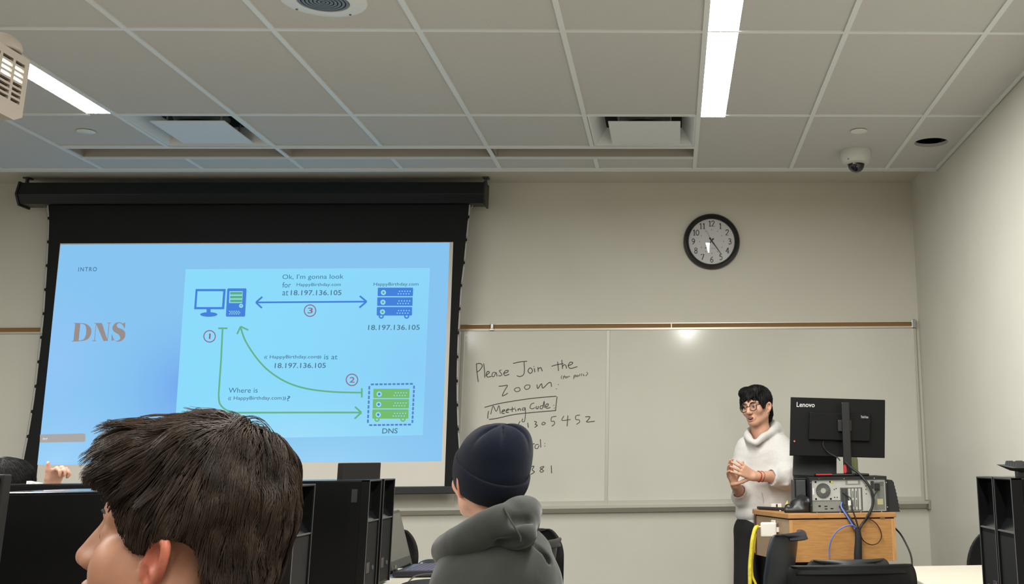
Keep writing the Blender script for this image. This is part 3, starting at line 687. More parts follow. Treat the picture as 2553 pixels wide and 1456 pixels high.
# wall clock
cc = (.281, D, 2.675)
ck = thing('wall_clock', 'round black-rimmed wall clock with a white face on the front wall', 'clock', cc)
MB().lathe([(.160, -.001), (.196, -.001), (.197, -.02), (.190, -.036), (.176, -.040), (.168, -.034), (.164, -.022), (.160, -.018)], cc, 'y', 72, cap=False).build('rim', mat('clock rim', (20, 20, 22), .35), ck, 1)
MB().lathe([(.166, -.012), (0, -.012)], cc, 'y', 64, cap=False).build('face', mat('clock face', (212, 212, 214), .6), ck)
numm = mat('clock ink', (18, 18, 20), .6)
def cp(r, a, e): return np.array([cc[0]+r*math.sin(a), cc[1]-e, cc[2]+r*math.cos(a)])
DIG = {'0': [[(.3, 1), (.08, .75), (.06, .3), (.3, 0), (.54, .3), (.52, .75), (.3, 1)]], '1': [((.12, .80), (.30, 1.), (.30, 0)), ((.12, 0), (.48, 0))], '2': [[(.06, .76), (.12, .94), (.30, 1), (.48, .92), (.50, .72), (.33, .42), (.04, .03)], ((.04, .03), (.56, .03))],
 '3': [[(.08, .86), (.26, 1), (.46, .92), (.47, .68), (.24, .54)], [(.24, .54), (.50, .44), (.53, .16), (.30, 0), (.06, .10)]], '4': [((.42, 0), (.42, 1), (.03, .30), (.58, .30)), ((.30, 0), (.54, 0))], '5': [((.52, 1), (.16, 1), (.12, .60)), [(.12, .60), (.34, .62), (.53, .42), (.46, .12), (.26, 0), (.06, .08)]],
 '6': [[(.48, .97), (.24, .82), (.08, .48), (.10, .16), (.30, 0), (.50, .16), (.50, .40), (.32, .56), (.10, .38)]], '7': [((.05, .84), (.05, 1), (.55, 1), (.20, 0))], '8': [[(.3, 1), (.10, .86), (.12, .66), (.30, .55), (.52, .36), (.50, .12), (.3, 0), (.10, .12), (.08, .36), (.30, .55), (.48, .66), (.50, .86), (.3, 1)]], '9': [[(.12, .03), (.36, .18), (.52, .52), (.50, .84), (.30, 1), (.10, .84), (.10, .60), (.28, .44), (.50, .62)]]}
def numeral(t, c, hh):
    b = MB(); w_ = .66*hh*2; n_ = len(t)
    for i, ch_ in enumerate(t):
        x0_ = c[0]+(i-n_/2)*w_*(.86 if n_ > 1 else 1)+(.04 if n_ == 1 else 0)*w_
        for st in DIG[ch_]:
            P = [np.array([x0_+x*2*hh, c[1], c[2]-hh+2*hh*y]) for x, y in st]
            if isinstance(st, list): b.tube(catmull(P, 6), .0024, 6)
            else:
                for i2 in range(len(P)-1): b.tube([P[i2], P[i2+1]], .0015 if abs(P[i2][2]-P[i2+1][2]) < .004 else .0028, 6)
    b.build('numeral', numm, ck, fixn=False)
for k in range(1, 13):
    a = math.radians(30*k); numeral(str(k), cp(.127, a, .0132), .0195)
    c = cp(.083, a, .0128); MB().box(c[0]-.003, c[0]+.003, c[1]-.0002, c[1], c[2]-.004, c[2]+.004).build('inner_mark', mat('clock grey', (150, 150, 152), .6), ck)
def hand(name, a, l, back, w0, w1, e, m):
    a = math.radians(a); d = np.array([math.sin(a), 0, math.cos(a)]); n_ = np.array([math.cos(a), 0, -math.sin(a)]); c = np.array([cc[0], cc[1]-e, cc[2]+.005])
    b = MB(); b.prism([c-d*back-n_*w0, c-d*back+n_*w0, c+n_*w0, c+d*l+n_*w1, c+d*l-n_*w1, c-n_*w0], (0, -.001, 0)); b.lathe([(w0*1.6, 0), (w0*1.6, -.001)], tuple(c-d*back), 'y', 16); return b.build(name, m, ck)
hand('hour_hand', 219, .072, .016, .0042, .0022, .014, mat('hand grey', (70, 72, 76), .5)); hand('minute_hand', 145, .115, .02, .0042, .0016, .016, numm); hand('second_hand', 334, .082, .02, .0009, .0006, .0175, numm)
fit_text('Quartz', (cp(0, 0, .0128)+np.array([-.002, 0, -.054]), cp(0, 0, .0128)+np.array([.024, 0, -.054]), cp(0, 0, .0128)+np.array([-.002, 0, -.046])), mat('clock grey', (150, 150, 152)), 'face_print', ck) if False else None
b = MB(); cgl = cc; b.box(cc[0]-.003, cc[0]+.024, D-.0132, D-.0128, cc[2]-.05, cc[2]-.047); b.build('face_print', mat('clock grey', (150, 150, 152)), ck)
MB().lathe([(.1659*math.cos(k*math.pi/480), -.0205-.0115*(1-math.cos(k*math.pi/480)**2)) for k in range(241)], cc, 'y', 128, cap=False).build('glass', glass('clock glass', fac=.06, rough=.01), ck, 'full')
# ================================================================ TABLES, TOWERS, MONITORS, CHAIRS
tabm = mat('white laminate', (196, 190, 174), .4, noise=.01, nscale=4)
legm = mat('grey table leg', (110, 110, 108), .4, .6)
TZ = .767
def table(name, label, x0, x1, y0, y1):
    t = thing(name, label, 'table', ((x0+x1)/2, (y0+y1)/2, 0))
    MB().box(x0, x1, y0, y1, TZ-.028, TZ).build('tabletop', tabm, t, bevel=.004)
    for x in (x0+.32, x1-.14):
        for y in (y0+.08, y1-.08):
            b = MB(); b.cyl((x, y, 0), .022, TZ-.028, n=16); b.cyl((x, y, 0), .03, .012, n=16); b.build('leg', legm, t, True)
    b = MB(); b.box(x0+.06, x1-.06, y0+.07, y0+.1, TZ-.09, TZ-.028); b.box(x0+.06, x1-.06, y1-.1, y1-.07, TZ-.09, TZ-.028); b.build('apron', legm, t)
    return t
table('computer_table', 'white table carrying the row of black towers and the open laptop', -2.45, -.62, 2.35, 5.10)
table('computer_table', 'white table at the right wall under the two towers and keyboard', .892, 1.69, 2.55, 4.82)

# --- desktop towers: front looks along sgn*X, origin at the base centre
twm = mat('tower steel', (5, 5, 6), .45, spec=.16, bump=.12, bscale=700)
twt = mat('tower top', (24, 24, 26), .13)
edgem = mat('tower bezel edge', (78, 78, 80), .4); bezm = mat('tower bezel', (6, 6, 7), .4, spec=.2)
grm = mat('tower grille', (19, 19, 19), .6, spec=.2, bump=.8, bscale=900)
TH, TW, TD = .376, .165, .328
def tower(name, label, xf, y0, sgn, group=None, sticker=True):
    """xf: front plane, y0: near side, sgn: direction the front looks"""
    t = thing(name, label, 'computer tower', (xf-sgn*TD/2, y0+TW/2, TZ), group); z0 = TZ+.006; z1 = TZ+TH
    X = lambda a: xf-sgn*a
    b = MB(); b.box(min(X(.03), X(TD)), max(X(.03), X(TD)), y0+.003, y0+TW-.003, z0, z1-.004); b.build('side_panels', twm, t, bevel=.003)
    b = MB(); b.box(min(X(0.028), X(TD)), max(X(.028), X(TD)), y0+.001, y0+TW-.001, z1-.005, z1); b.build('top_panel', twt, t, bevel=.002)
    # bezel shell: frame, sloping recess above, perforated grille below
    e = .006; zs = z0+.232
    b = MB()
    for ya, yb in ((y0, y0+e), (y0+TW-e, y0+TW)): b.box(min(X(0), X(.03)), max(X(0), X(.03)), ya, yb, z0, z1)
    b.box(min(X(0), X(.03)), max(X(0), X(.03)), y0, y0+TW, z1-e, z1); b.box(min(X(.004), X(.03)), max(X(.004), X(.03)), y0, y0+TW, z0, z0+.01)
    b.build('bezel', bezm, t, bevel=.0015)
    b = MB()
    for ya in (y0, y0+TW-.0022): b.box(min(X(-.001), X(.0005)), max(X(-.001), X(.0005)), ya, ya+.0022, z0, z1)
    b.box(min(X(-.001), X(.0005)), max(X(-.001), X(.0005)), y0+.0022, y0+TW-.0022, z1-.0022, z1); b.build('bezel_edge', edgem, t)
    P = [(X(.0285), y0+e, z1-e), (X(.0285), y0+e, zs+.03), (X(.006), y0+e, zs), (X(.006), y0+e, zs-.004), (X(.03), y0+e, zs-.004), (X(.03), y0+e, z1-e)]
    MB().prism(P, (0, TW-2*e, 0)).build('recess', blackg, t)
    MB().box(min(X(.001), X(.02)), max(X(.001), X(.02)), y0+e, y0+TW-e, zs-.004, zs).build('recess_lip', edgem, t)
    MB().box(min(X(.005), X(.03)), max(X(.005), X(.03)), y0+e, y0+TW-e, z0+.01, zs-.004).build('grille', grm, t)
    MB().box(min(X(.002), X(.006)), max(X(.002), X(.006)), y0+.03, y0+.068, z0+.055, z0+.09).build('badge', mat('badge', (60, 58, 58), .3), t)
    MB().box(min(X(.0015), X(.006)), max(X(.0015), X(.006)), y0+.032, y0+.036, z0+.082, z0+.087).build('badge_light', mat('badge red', (190, 70, 75), .4), t)
    MB().cyl((X(.006) if sgn > 0 else X(.006)-.004, y0+.12, z0+.068), .008, .004, 'x', 16).build('power_button', mat('button grey', (70, 70, 70), .4), t)
    if sticker: MB().box(min(X(.042), X(.062)), max(X(.042), X(.062)), y0+.0015, y0+.003, z1-.075, z1-.03).build('label_sticker', mat('grey sticker', (40, 39, 44), .35), t)
    for sx in (.04, TD-.04):
        for yy in (y0+.03, y0+TW-.03): MB().cyl((X(sx), yy, TZ), .012, .008, n=12).build('foot', black, t)
    return t
tower('computer_tower', 'black computer tower in the left row closest to the big-haired person', -1.06, 3.36, 1)
tower('computer_tower', 'black computer tower in the left row with a grey sticker on its wide side panel', -1.06, 4.155, 1)
tower('computer_tower', 'black computer tower at the far end of the left row, next to the laptop', -1.06, 4.36, 1, sticker=False)
tower('computer_tower', 'black computer tower with a bright reflecting top directly left of the big-haired person', -1.62, 2.85, -1, sticker=False)
tower('computer_tower', 'black computer tower pressed against the far side of the bright-topped one at the left', -1.62, 3.03, -1, sticker=False)
tower('computer_tower', 'black computer tower whose pale top edge shows below the raised hand', -2.36, 4.2, -1, sticker=False)
tower('computer_tower', 'black computer tower by the right wall, the farther of the pair', .895, 3.225, -1, sticker=False)
tower('computer_tower', 'black computer tower by the right wall, the nearer of the pair under the keyboard', .895, 3.045, -1, sticker=False)

# --- monitors: width, bottom/top heights, turned about z
monm = mat('monitor back', (27, 26, 25), .55, spec=.25); mons = mat('monitor screen', (10, 10, 11), .15)
def monitor(label, cx, cy, wd, z0, z1, rot, th=.03, group=None):
    t = thing('monitor', label, 'monitor', (cx, cy, TZ), group)
    ca, sa = math.cos(rot), math.sin(rot)
    def X(u, v, z): return (cx+u*ca-v*sa, cy+u*sa+v*ca, z)       # u across, v towards the back
    def hb(u0, u1, v0, v1, za, zb): return [X(u, v, z) for z in (za, zb) for v in (v0, v1) for u in (u0, u1)]
    MB().hexa(hb(-wd/2, wd/2, 0, th, z0, z1)).build('back_cover', monm, t, bevel=.003)
    MB().hexa(hb(-wd/2+.008, wd/2-.008, -.003, 0, z0+.012, z1-.008)).build('screen', mons, t)
    MB().hexa(hb(-.025, .025, th, th+.03, TZ+.012, z0+.18)).build('stand_column', black, t, bevel=.004)
    MB().hexa(hb(-.11, .11, -.05, .13, TZ, TZ+.012)).build('stand_base', black, t, bevel=.004)
    return t
monitor('dark monitor standing behind the left towers, its blank side towards the camera', -1.275, 4.785, .337, .87, 1.203, math.radians(78.7)+math.pi, .022)
monitor('dark monitor peeking out right behind the big-haired head', -1.493, 3.83, .50, .90, 1.228, math.radians(4), .03)
monitor('dark grey monitor cut by the left edge of the photo', -1.70, 2.60, .50, .88, 1.186, math.radians(0), .03)

# --- shell chairs. local frame: seat looks along +y
def chair(label, cx, cy, rot, m, top=.84, wid=.46, rc=.11, lip=.035, group=None, legm_=None, lean=.10, cvx=.045):
    t = thing('shell_chair', label, 'chair', (cx, cy, 0), group); ca, sa = math.cos(rot), math.sin(rot)
    W = lambda x, y, z: (cx+x*ca-y*sa, cy+x*sa+y*ca, z)
    prof = catmull([(.235, .425), (.215, .448), (.10, .440), (-.06, .425), (-.15, .435), (-.195, .49), (-.215, .58), (-.225-lean*.4, .70), (-.225-lean*.8, top-.02), (-.225-lean-lip*.4, top), (-.225-lean-lip, top-.008), (-.228-lean-lip*1.25, top-.03)], 6)
    # arc lengths from the upper end to round the corners
    P = np.array(prof); d = np.r_[0, np.cumsum(np.linalg.norm(np.diff(P, axis=0), axis=1))]; L = d[-1]; nu = 18
    v = []; f = []
    for i, (y, z) in enumerate(prof):
        s_ = L-d[i]; q = d[i]; w_ = wid/2
        if s_ < rc+.05: a = max(0., min(1., (s_-.02)/(rc+.03))); w_ = wid/2-rc*(1-math.sqrt(max(0, 1-(1-a)**2)))
        if q < .07: a = q/.07; w_ = min(w_, wid/2-.05*(1-math.sqrt(max(0, 1-(1-a)**2))))
        if .30 < q < .48: w_ -= .018*math.sin((q-.30)/.18*math.pi)
        up = max(0., min(1., (z-.5)/.2))
        for k in range(nu+1):
            u = -1+2*k/nu; x = u*w_; cv = (abs(u)**2.2)*cvx
            v.append(W(x, y+cv*up, z+cv*.35*(1-up)))
    for i in range(len(prof)-1):
        for k in range(nu): f.append((i*(nu+1)+k, i*(nu+1)+k+1, (i+1)*(nu+1)+k+1, (i+1)*(nu+1)+k))
    o = MB().add(v, f).build('shell', m, t, 'full'); sm = o.modifiers.new('thickness', 'SOLIDIFY'); sm.thickness = .007; sm.offset = 0
    lm = legm_ or legm
    for sx in (-1, 1):
        for sy, y0 in ((1, .15), (-1, -.13)):
            MB().tube([W(sx*(wid/2-.08), y0, .425), W(sx*(wid/2-.04), y0+sy*.03, .40), W(sx*(wid/2-.015), y0+sy*.085, .02), W(sx*(wid/2-.014), y0+sy*.086, 0)], .011, 10).build('leg', lm, t, True)
    return t
blk = mat('black chair shell', (12, 12, 13), .45, spec=.25, bump=.08, bscale=600)
blg = mat('blue grey chair shell', (42, 46, 53), .36, bump=.08, bscale=600)
dkg = mat('charcoal chair shell', (32, 33, 35), .45, bump=.08, bscale=600)
chair('black plastic chair with its wide back towards the camera, closest to the right foreground', .643, 4.44, 0, blk, top=.825, wid=.47, rc=.035, lip=.003, lean=.0, cvx=.02)
chair('blue grey plastic chair turned sideways before the lectern, with a curled top lip', .30, 5.52, math.radians(68), blg, top=.868, wid=.46, rc=.12, lip=.035, lean=.07)
chair('charcoal plastic chair between the nearest black chair and the lectern', .70, 4.98, math.radians(4), dkg, top=.80, wid=.37, rc=.08, lip=.02, lean=.02)
chair('black plastic chair with rounded back by the front wall, right of the hooded person', -.80, 6.05, math.pi, blk, top=.852, wid=.47, rc=.13, lip=.01, lean=.02, legm_=mat('chair steel', (132, 128, 118), .4, .6))
chair('black plastic chair with rounded back by the front wall, behind the laptop screen', -1.555, 6.05, math.pi, blk, top=.858, wid=.47, rc=.13, lip=.01, lean=.02, legm_=mat('chair steel', (132, 128, 118)))
chair('dark plastic chair half hidden behind the hooded person, a pale gleam on its top edge', -.83, 5.45, math.radians(66), dkg, top=.852, wid=.44, rc=.07, lip=.03, lean=.06)
chair('black plastic chair at the far end of the right-hand table, next to the wall', 1.485, 4.97, math.pi, blk, top=.87, wid=.38, rc=.14, lip=.01, lean=.02)

# --- keyboard on its little stand, on the right towers
kb = thing('keyboard', 'black desktop keyboard lying across the right-hand towers', 'keyboard', (1.15, 3.22, TZ+TH))
kz = TZ+TH+.013; kx0, kx1 = .925, 1.36; ky0, ky1 = 3.13, 3.265
b = MB(); b.hexa([(kx0+.03, ky0+.012, kz), (kx1, ky0+.012, kz), (kx0+.03, ky1-.012, kz+.004), (kx1, ky1-.012, kz+.004), (kx0, ky0, kz+.012), (kx1, ky0, kz+.012), (kx0-.005, ky1, kz+.021), (kx1, ky1, kz+.021)])
b.build('keyboard_case', blackm, kb, bevel=.002)
kc = mat('key cap', (38, 38, 41), .5)
for r in range(5):
    for k in range(15):
        x = kx0+.016+k*.0275; y = ky0+.012+r*.0225; z = kz+.0125+r*.0018
        MB().hexa([(x, y, z), (x+.0225, y, z), (x, y+.019, z), (x+.0225, y+.019, z), (x+.003, y+.003, z+.011), (x+.0195, y+.003, z+.011), (x+.003, y+.016, z+.011), (x+.0195, y+.016, z+.011)]).build('key', kc, kb)
MB().box(kx0+.022, kx0+.038, ky0+.016, ky0+.05, TZ+TH, kz+.003).build('tilt_foot', black, kb, bevel=.001)
MB().box(kx1-.05, kx1-.032, ky0+.02, ky0+.055, TZ+TH, kz+.003).build('tilt_foot', black, kb, bevel=.001)

# --- open laptop on the left table, hinge along y, screen leaning back
lp = thing('laptop', 'open dark laptop with rows of pinkish keys in front of the hooded person', 'laptop', (-.95, 4.84, TZ))
lx, ly0, ly1 = -1.085, 4.67, 5.02; lz = TZ+.022
MB().box(lx, lx+.25, ly0, ly1, TZ+.003, lz).build('base', mat('laptop base', (36, 38, 42), .35), lp, bevel=.004)
MB().box(lx+.012, lx+.245, ly0+.006, ly1-.006, lz, lz+.001).build('palm_rest', mat('laptop deck', (66, 74, 82), .3, .4), lp)
scx = -.065; sz = .215
def lq(a, e, s0=0.): return (lx+scx*a+s0, ly0+(ly1-ly0)*e, lz+.004+sz*a)
b = MB(); b.hexa([lq(0, 0, -.008), lq(0, 0), lq(0, 1, -.008), lq(0, 1), lq(1, 0, -.008), lq(1, 0), lq(1, 1, -.008), lq(1, 1)]); b.build('lid', mat('laptop lid', (40, 41, 43), .35), lp, bevel=.003)
MB().quad(lq(.15, .03, .0008), lq(.15, .97, .0008), lq(.95, .97, .0008), lq(.95, .03, .0008)).build('screen', mat('laptop screen', (84, 82, 77), .35), lp)
for y in (ly0+.03, ly1-.06): MB().cyl((lx+.002, y, lz+.002), .006, .03, 'y', 12).build('hinge', black, lp)
keym = mat('laptop key', (92, 88, 104), .45); keyr = mat('laptop keybed', (112, 62, 78), .5)
MB().box(lx+.035, lx+.155, ly0+.015, ly1-.015, lz+.001, lz+.0016).build('key_well', keyr, lp)
for r in range(6):
    for k in range(15):
        x = lx+.038+r*.0195; y = ly0+.018+k*.0209
        MB().box(x, x+.0150, y, y+.0172, lz+.0016, lz+.004).build('key', keym, lp)
MB().box(lx+.168, lx+.232, ly0+.12, ly0+.23, lz+.001, lz+.0016).build('touchpad', mat('touchpad', (80, 86, 92), .25), lp)
MB().box(lx-.003, lx-.0005, ly0+.05, ly0+.07, lz+.008, lz+.02).build('lid_sticker', mat('sticker', (120, 116, 90), .5), lp)
# mouse behind the laptop, pouch in front
ms = thing('computer_mouse', 'dark rounded computer mouse on the table just past the laptop hinge', 'mouse', (-1.02, 5.055, TZ))
g = SDF((-1.10, 5.02, TZ-.01), (-.95, 5.1, TZ+.05), .0025); g.ell((-1.02, 5.06, TZ+.004), (.058, .032, .034), 0).half((0, 0, TZ+.001), (0, 0, -1)); g.build('mouse_body', mat('mouse shell', (48, 52, 52), .3), ms)
MB().box(-.985, -.968, 5.056, 5.064, TZ+.026, TZ+.036).build('scroll_wheel', black, ms, bevel=.003)
ph = thing('phone', 'dark flat phone with a white tip lying at the far edge of the left table', 'phone', (-.86, 5.06, TZ))
MB().box(-.955, -.77, 5.025, 5.085, TZ, TZ+.009).build('phone_body', mat('phone glass', (40, 48, 62), .2), ph, bevel=.003)
b = MB(); b.lathe([(.011, 0), (.011, .006), (0, .007)], (-.835, 5.03, TZ+.009), n=20); tag(b.build('earbud_case', mat('white gloss', (235, 235, 232), .25), None, True), 'tiny white oval case on the dark phone beside the hooded person', 'earbud case')
pc_ = thing('pouch', 'black rounded pouch with a cable loop on the table in front of the laptop', 'pouch', (-.85, 4.25, TZ))
g = SDF((-1.06, 4.10, TZ-.01), (-.70, 4.40, TZ+.06), .004); g.ell((-.85, 4.25, TZ+.008), (.115, .07, .026), 0).half((0, 0, TZ+.001), (0, 0, -1)); g.build('pouch_body', mat('black cloth', (20, 20, 21), .8), pc_)
MB().tube(catmull([(-.95, 4.30, TZ+.01), (-.92, 4.32, TZ+.038), (-.86, 4.32, TZ+.044), (-.78, 4.31, TZ+.038), (-.74, 4.28, TZ+.012)], 6), .003, 8).build('cable_loop', mat('cable grey', (80, 78, 70), .5), pc_, True)
pp = MB(); pp.hexa([(-2.36, 4.16, TZ+TH+.001), (-2.29, 4.17, TZ+TH+.001), (-2.36, 4.19, TZ+TH+.001), (-2.29, 4.2, TZ+TH+.001), (-2.36, 4.16, TZ+TH+.018), (-2.29, 4.17, TZ+TH+.004), (-2.36, 4.19, TZ+TH+.018), (-2.29, 4.2, TZ+TH+.004)]); pp = None
# ================================================================ LECTERN AND WHAT STANDS ON IT
LF = 5.86
wood = mat('oak veneer', (186, 136, 78), .5, noise=1, nscale=14, stretch=(1, 6, 9), var=(166, 116, 62))
woodl = mat('oak edge', (200, 152, 94), .5, noise=1, nscale=14, stretch=(6, 6, 1), var=(182, 132, 76))
lec = thing('lectern', 'oak veneered lectern with an angled left side in front of the right whiteboard', 'lectern', (.85, 6.2, 0))
xa, xb = at(1968, 1330, LF)[0], at(2233, 1330, LF)[0]; zt = at(2100, 1279, LF)[2]; zl = zt-.028; zbm = at(2233, 1398, LF)[2]
YBK = 6.49; xs_, ys_ = .455, 6.36                           # far end of the angled side
out = [(xa, LF), (xb, LF), (xb, YBK), (xs_, YBK), (xs_, ys_)]
MB().prism([(x, y, zl+.004) for x, y in [(xa-.004, LF-.006), (xb+.006, LF-.006), (xb+.006, YBK), (xs_-.008, YBK), (xs_-.008, ys_-.004)]], (0, 0, zt-zl-.004)).build('top', wood, lec, bevel=.003)
MB().prism([(x, y, zl-.004) for x, y in [(xa+.004, LF+.006), (xb-.004, LF+.006), (xb-.004, YBK), (xs_+.004, YBK), (xs_+.004, ys_+.004)]], (0, 0, .008)).build('shadow_gap', mat('dark gap', (40, 22, 16), .8), lec)
MB().box(xa, xb, LF, LF+.02, zbm, zl-.002).build('front_panel', wood, lec)
MB().box(xa, xa+.018, LF-.0015, LF, zbm, zl-.002).build('edge_band', woodl, lec); MB().box(xb-.02, xb, LF-.0015, LF, zbm, zl-.002).build('edge_band', woodl, lec)
sv = np.array([xs_-xa, ys_-LF]); sl_ = np.linalg.norm(sv); sv /= sl_; sn = np.array([-sv[1], sv[0]])   # along the side, outward normal
if sn[0] > 0: sn = -sn
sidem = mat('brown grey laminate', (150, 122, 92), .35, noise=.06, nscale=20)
def SP(u, o, z): p = np.array([xa, LF])+sv*u+sn*o; return (p[0], p[1], z)
def sbox(u0, u1, o0, o1, z0, z1): return [SP(u, o, z) for z in (z0, z1) for o in (o0, o1) for u in (u0, u1)]
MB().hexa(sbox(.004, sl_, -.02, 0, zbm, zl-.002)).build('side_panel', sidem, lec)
MB().hexa(sbox(sl_-.012, sl_+.004, -.02, .003, zbm, zt-.004)).build('edge_band', mat('dark edge', (70, 36, 24), .5), lec)
MB().box(xb-.02, xb, LF+.02, YBK, zbm, zl-.002).build('side_panel', wood, lec); MB().box(xs_, xb, YBK-.02, YBK, zbm, zl-.002).build('back_panel', wood, lec)
MB().box(xs_+.01, xb-.02, ys_, YBK-.02, zbm, zl-.002).build('inner_frame', blackm, lec)
MB().box(.62, 1.04, 6.0, 6.42, .07, zbm).build('pedestal', blackm, lec, bevel=.006)
MB().box(.54, 1.10, 5.95, 6.48, 0, .07).build('plinth', black, lec, bevel=.006)
for px_ in (2048, 2200): p = at(px_, 1291, LF); MB().box(p[0]-.012, p[0]+.012, LF-.003, LF+.004, p[2]-.004, p[2]+.006).build('hinge', mat('brass', (150, 120, 60), .35, .8), lec)
p = SP(sl_*.30, .001, zl-.035); MB().lathe([(.011, 0), (.011, .006), (.006, .009), (0, .009)], p, 'y', 20).build('lock', chrome, lec, 1)

# charger with its yellow lead, on the angled side
plate = MB().hexa(sbox(sl_*.37, sl_*.46, 0, .012, zl-.125, zl-.012)); tag(plate.build('outlet_strip', mat('white strip', (218, 214, 206), .4), None, bevel=.003), 'slim white outlet strip fixed upright on the side of the lectern', 'outlet strip')
ch = thing('charger', 'square white power adapter plugged into the strip on the lectern', 'charger', SP(sl_*.6, .03, zl-.12))
def CB(x0, y0, x1, y1, Y, dy): a, c = at(x0, y1, Y), at(x1, y0, Y); return (a[0], c[0], Y, Y+dy, a[2], c[2])
cy_ = SP(sl_*.46, .012, 0)[1]
bx = CB(1897, 1302, 1936, 1340, 6.00, .03); MB().box(*bx).build('adapter_body', mat('white adapter', (232, 226, 214), .35), ch, bevel=.009, seg=4)
MB().box(bx[1]-.002, bx[1]+.03, 6.008, 6.022, (bx[4]+bx[5])/2-.012, (bx[4]+bx[5])/2+.012).build('plug', mat('white adapter', (232, 226, 214)), ch)
pl_ = at(1899, 1313.5, 6.0); MB().tube([pl_+np.array([0, .012, 0]), pl_+np.array([-.022, .012, -.001])], .004, 10).build('cord_relief', mat('white adapter', (232, 226, 214)), ch, True)
yel = mat('yellow tape', (222, 202, 62), .5, noise=.18, nscale=60)
def cable(name, label, P, r, m, cat='cable', n=7, **k): return tag(MB().tube(catmull(P, n), r, 10).build(name, m, None, True), label, cat)
cable('cable', 'cable wrapped in yellow tape hanging from the white power adapter', [pl_+np.array([-.02, .012, -.001]), at(1883, 1318, 5.99), at(1876, 1345, 5.98), at(1873, 1375, 5.98), at(1870, 1410, 5.98), at(1870, 1456, 5.98), at(1871, 1540, 6.0), (.37, 6.05, .012), (.2, 6.3, .01)], .0105, yel)
cable('cable', 'plain yellow cable running down beside the taped one', [at(1884, 1330, 6.03), at(1880, 1360, 6.02), at(1875, 1400, 6.02), at(1876, 1435, 6.02), at(1884, 1456, 6.02), at(1900, 1500, 6.03), (.42, 6.04, .3), (.41, 6.02, .01)], .0065, mat('yellow cable', (236, 214, 48), .45))

# --- desktop PC lying on its side, back towards the room
PX0, PX1 = at(2020, 1235, LF+.03)[0], at(2212, 1235, LF+.03)[0]; PY = LF+.03; PZ0 = zt; PZ1 = at(2110, 1188, PY)[2]
pc = thing('desktop_computer', 'black desktop computer lying on its side on the lectern, silver rear panel facing the room', 'computer', ((PX0+PX1)/2, PY+.16, zt))
b = MB(); b.box(PX0, PX1, PY+.012, PY+.33, PZ0, PZ1)
b.build('case', twm, pc, bevel=.003)
b = MB(); e = .009
b.box(PX0, PX1, PY-.004, PY+.013, PZ1-.016, PZ1); b.box(PX0, PX1, PY-.004, PY+.013, PZ0, PZ0+e*.7); b.box(PX0, PX0+e, PY-.004, PY+.013, PZ0+e*.7, PZ1-.016); b.box(PX1-e*.8, PX1, PY-.004, PY+.013, PZ0+e*.7, PZ1-.016)
b.build('case_rim', mat('case rim', (20, 20, 20), .4), pc)
zinc = mat('zinc plate', (186, 186, 180), .42, .35, noise=.06, nscale=30)
rx0, rx1, rz0, rz1 = PX0+e, PX1-e*.8, PZ0+e*.7, PZ1-.016
def RP(u, v, e_=0.): return (rx0+(rx1-rx0)*u, PY+.006-e_, rz1-(rz1-rz0)*v)
def rbox(u0, v0, u1, v1, d0, d1): a, c = RP(u0, v1), RP(u1, v0); return MB().box(a[0], c[0], PY+.006-d1, PY+.006-d0, a[2], c[2])
rbox(0, 0, 1, 1, -.004, 0).build('rear_panel', zinc, pc)
fc = RP(.155, .34); fr = .0375
MB().cyl((fc[0], PY+.003, fc[2]), fr, .0035, 'y', 40).build('fan_opening', mat('fan dark', (42, 43, 42), .6), pc)
fg = mat('fan guard', (128, 130, 126), .4, .5)
b = MB()
for k in range(4): b.lathe([(fr*(.42+.17*k), 0), (fr*(.42+.17*k)+.0016, 0), (fr*(.42+.17*k)+.0016, -.002), (fr*(.42+.17*k), -.002), (fr*(.42+.17*k), 0)], (fc[0], PY+.004, fc[2]), 'y', 36, cap=False)
for k in range(24):
    a = k*math.pi/12; b.tube([(fc[0]+fr*.36*math.cos(a), PY+.003, fc[2]+fr*.36*math.sin(a)), (fc[0]+fr*math.cos(a+.15), PY+.003, fc[2]+fr*math.sin(a+.15))], .0009, 4)
b.build('fan_guard', fg, pc, 1)
MB().cyl((fc[0], PY+.0005, fc[2]), fr*.35, .003, 'y', 28).build('fan_hub', mat('hub', (160, 160, 152), .5), pc)
rbox(.0, .66, .39, 1., 0, .0012).build('port_plate', mat('port plate', (140, 141, 134), .45, .4), pc)
rbox(.0, .645, .39, .665, 0, .0025).build('seam', mat('seam', (92, 92, 86), .5), pc)
holes_ = [(.055, .06, .014), (.255, .06, .014), (.055, .60, .014), (.255, .60, .014), (.285, .055, .008)]
for u, v, r in holes_: p = RP(u, v); MB().cyl((p[0], PY+.0045, p[2]), r*.36, .002, 'y', 14).build('screw_hole', darkm, pc)
for u, v in ((.30, .29), (.325, .26), (.30, .54), (.335, .54), (.73, .30), (.73, .44), (.73, .19)): rbox(u, v, u+.014, v+.03, 0, .001).build('vent_hole', darkm, pc)
for u, v, w_, h_ in ((.165, .82, .04, .03), (.17, .90, .035, .03), (.245, .89, .04, .035), (.40, .79, .045, .03), (.40, .88, .045, .04), (.085, .80, .03, .05)): rbox(u, v, u+w_, v+h_, .0012, .002).build('port', darkm, pc)
rbox(.385, .25, .685, .98, 0, .0008).build('slot_bay', mat('slot bay', (88, 89, 85), .5, .3), pc)
for k in range(6): rbox(.40+k*.046, .28, .433+k*.046, .96, .0008, .0028).build('slot_cover', mat('slot dark', (52, 52, 50), .5) if k in (0, 1) else zinc, pc, bevel=.0006)
for k in (3, 4): rbox(.413+k*.046, .36, .423+k*.046, .58, .0028, .0032).build('slot_vent', mat('fan dark', (42, 43, 42)), pc, bevel=.0005); rbox(.413+k*.046, .64, .423+k*.046, .86, .0028, .0032).build('slot_vent', mat('fan dark', (42, 43, 42)), pc, bevel=.0005)
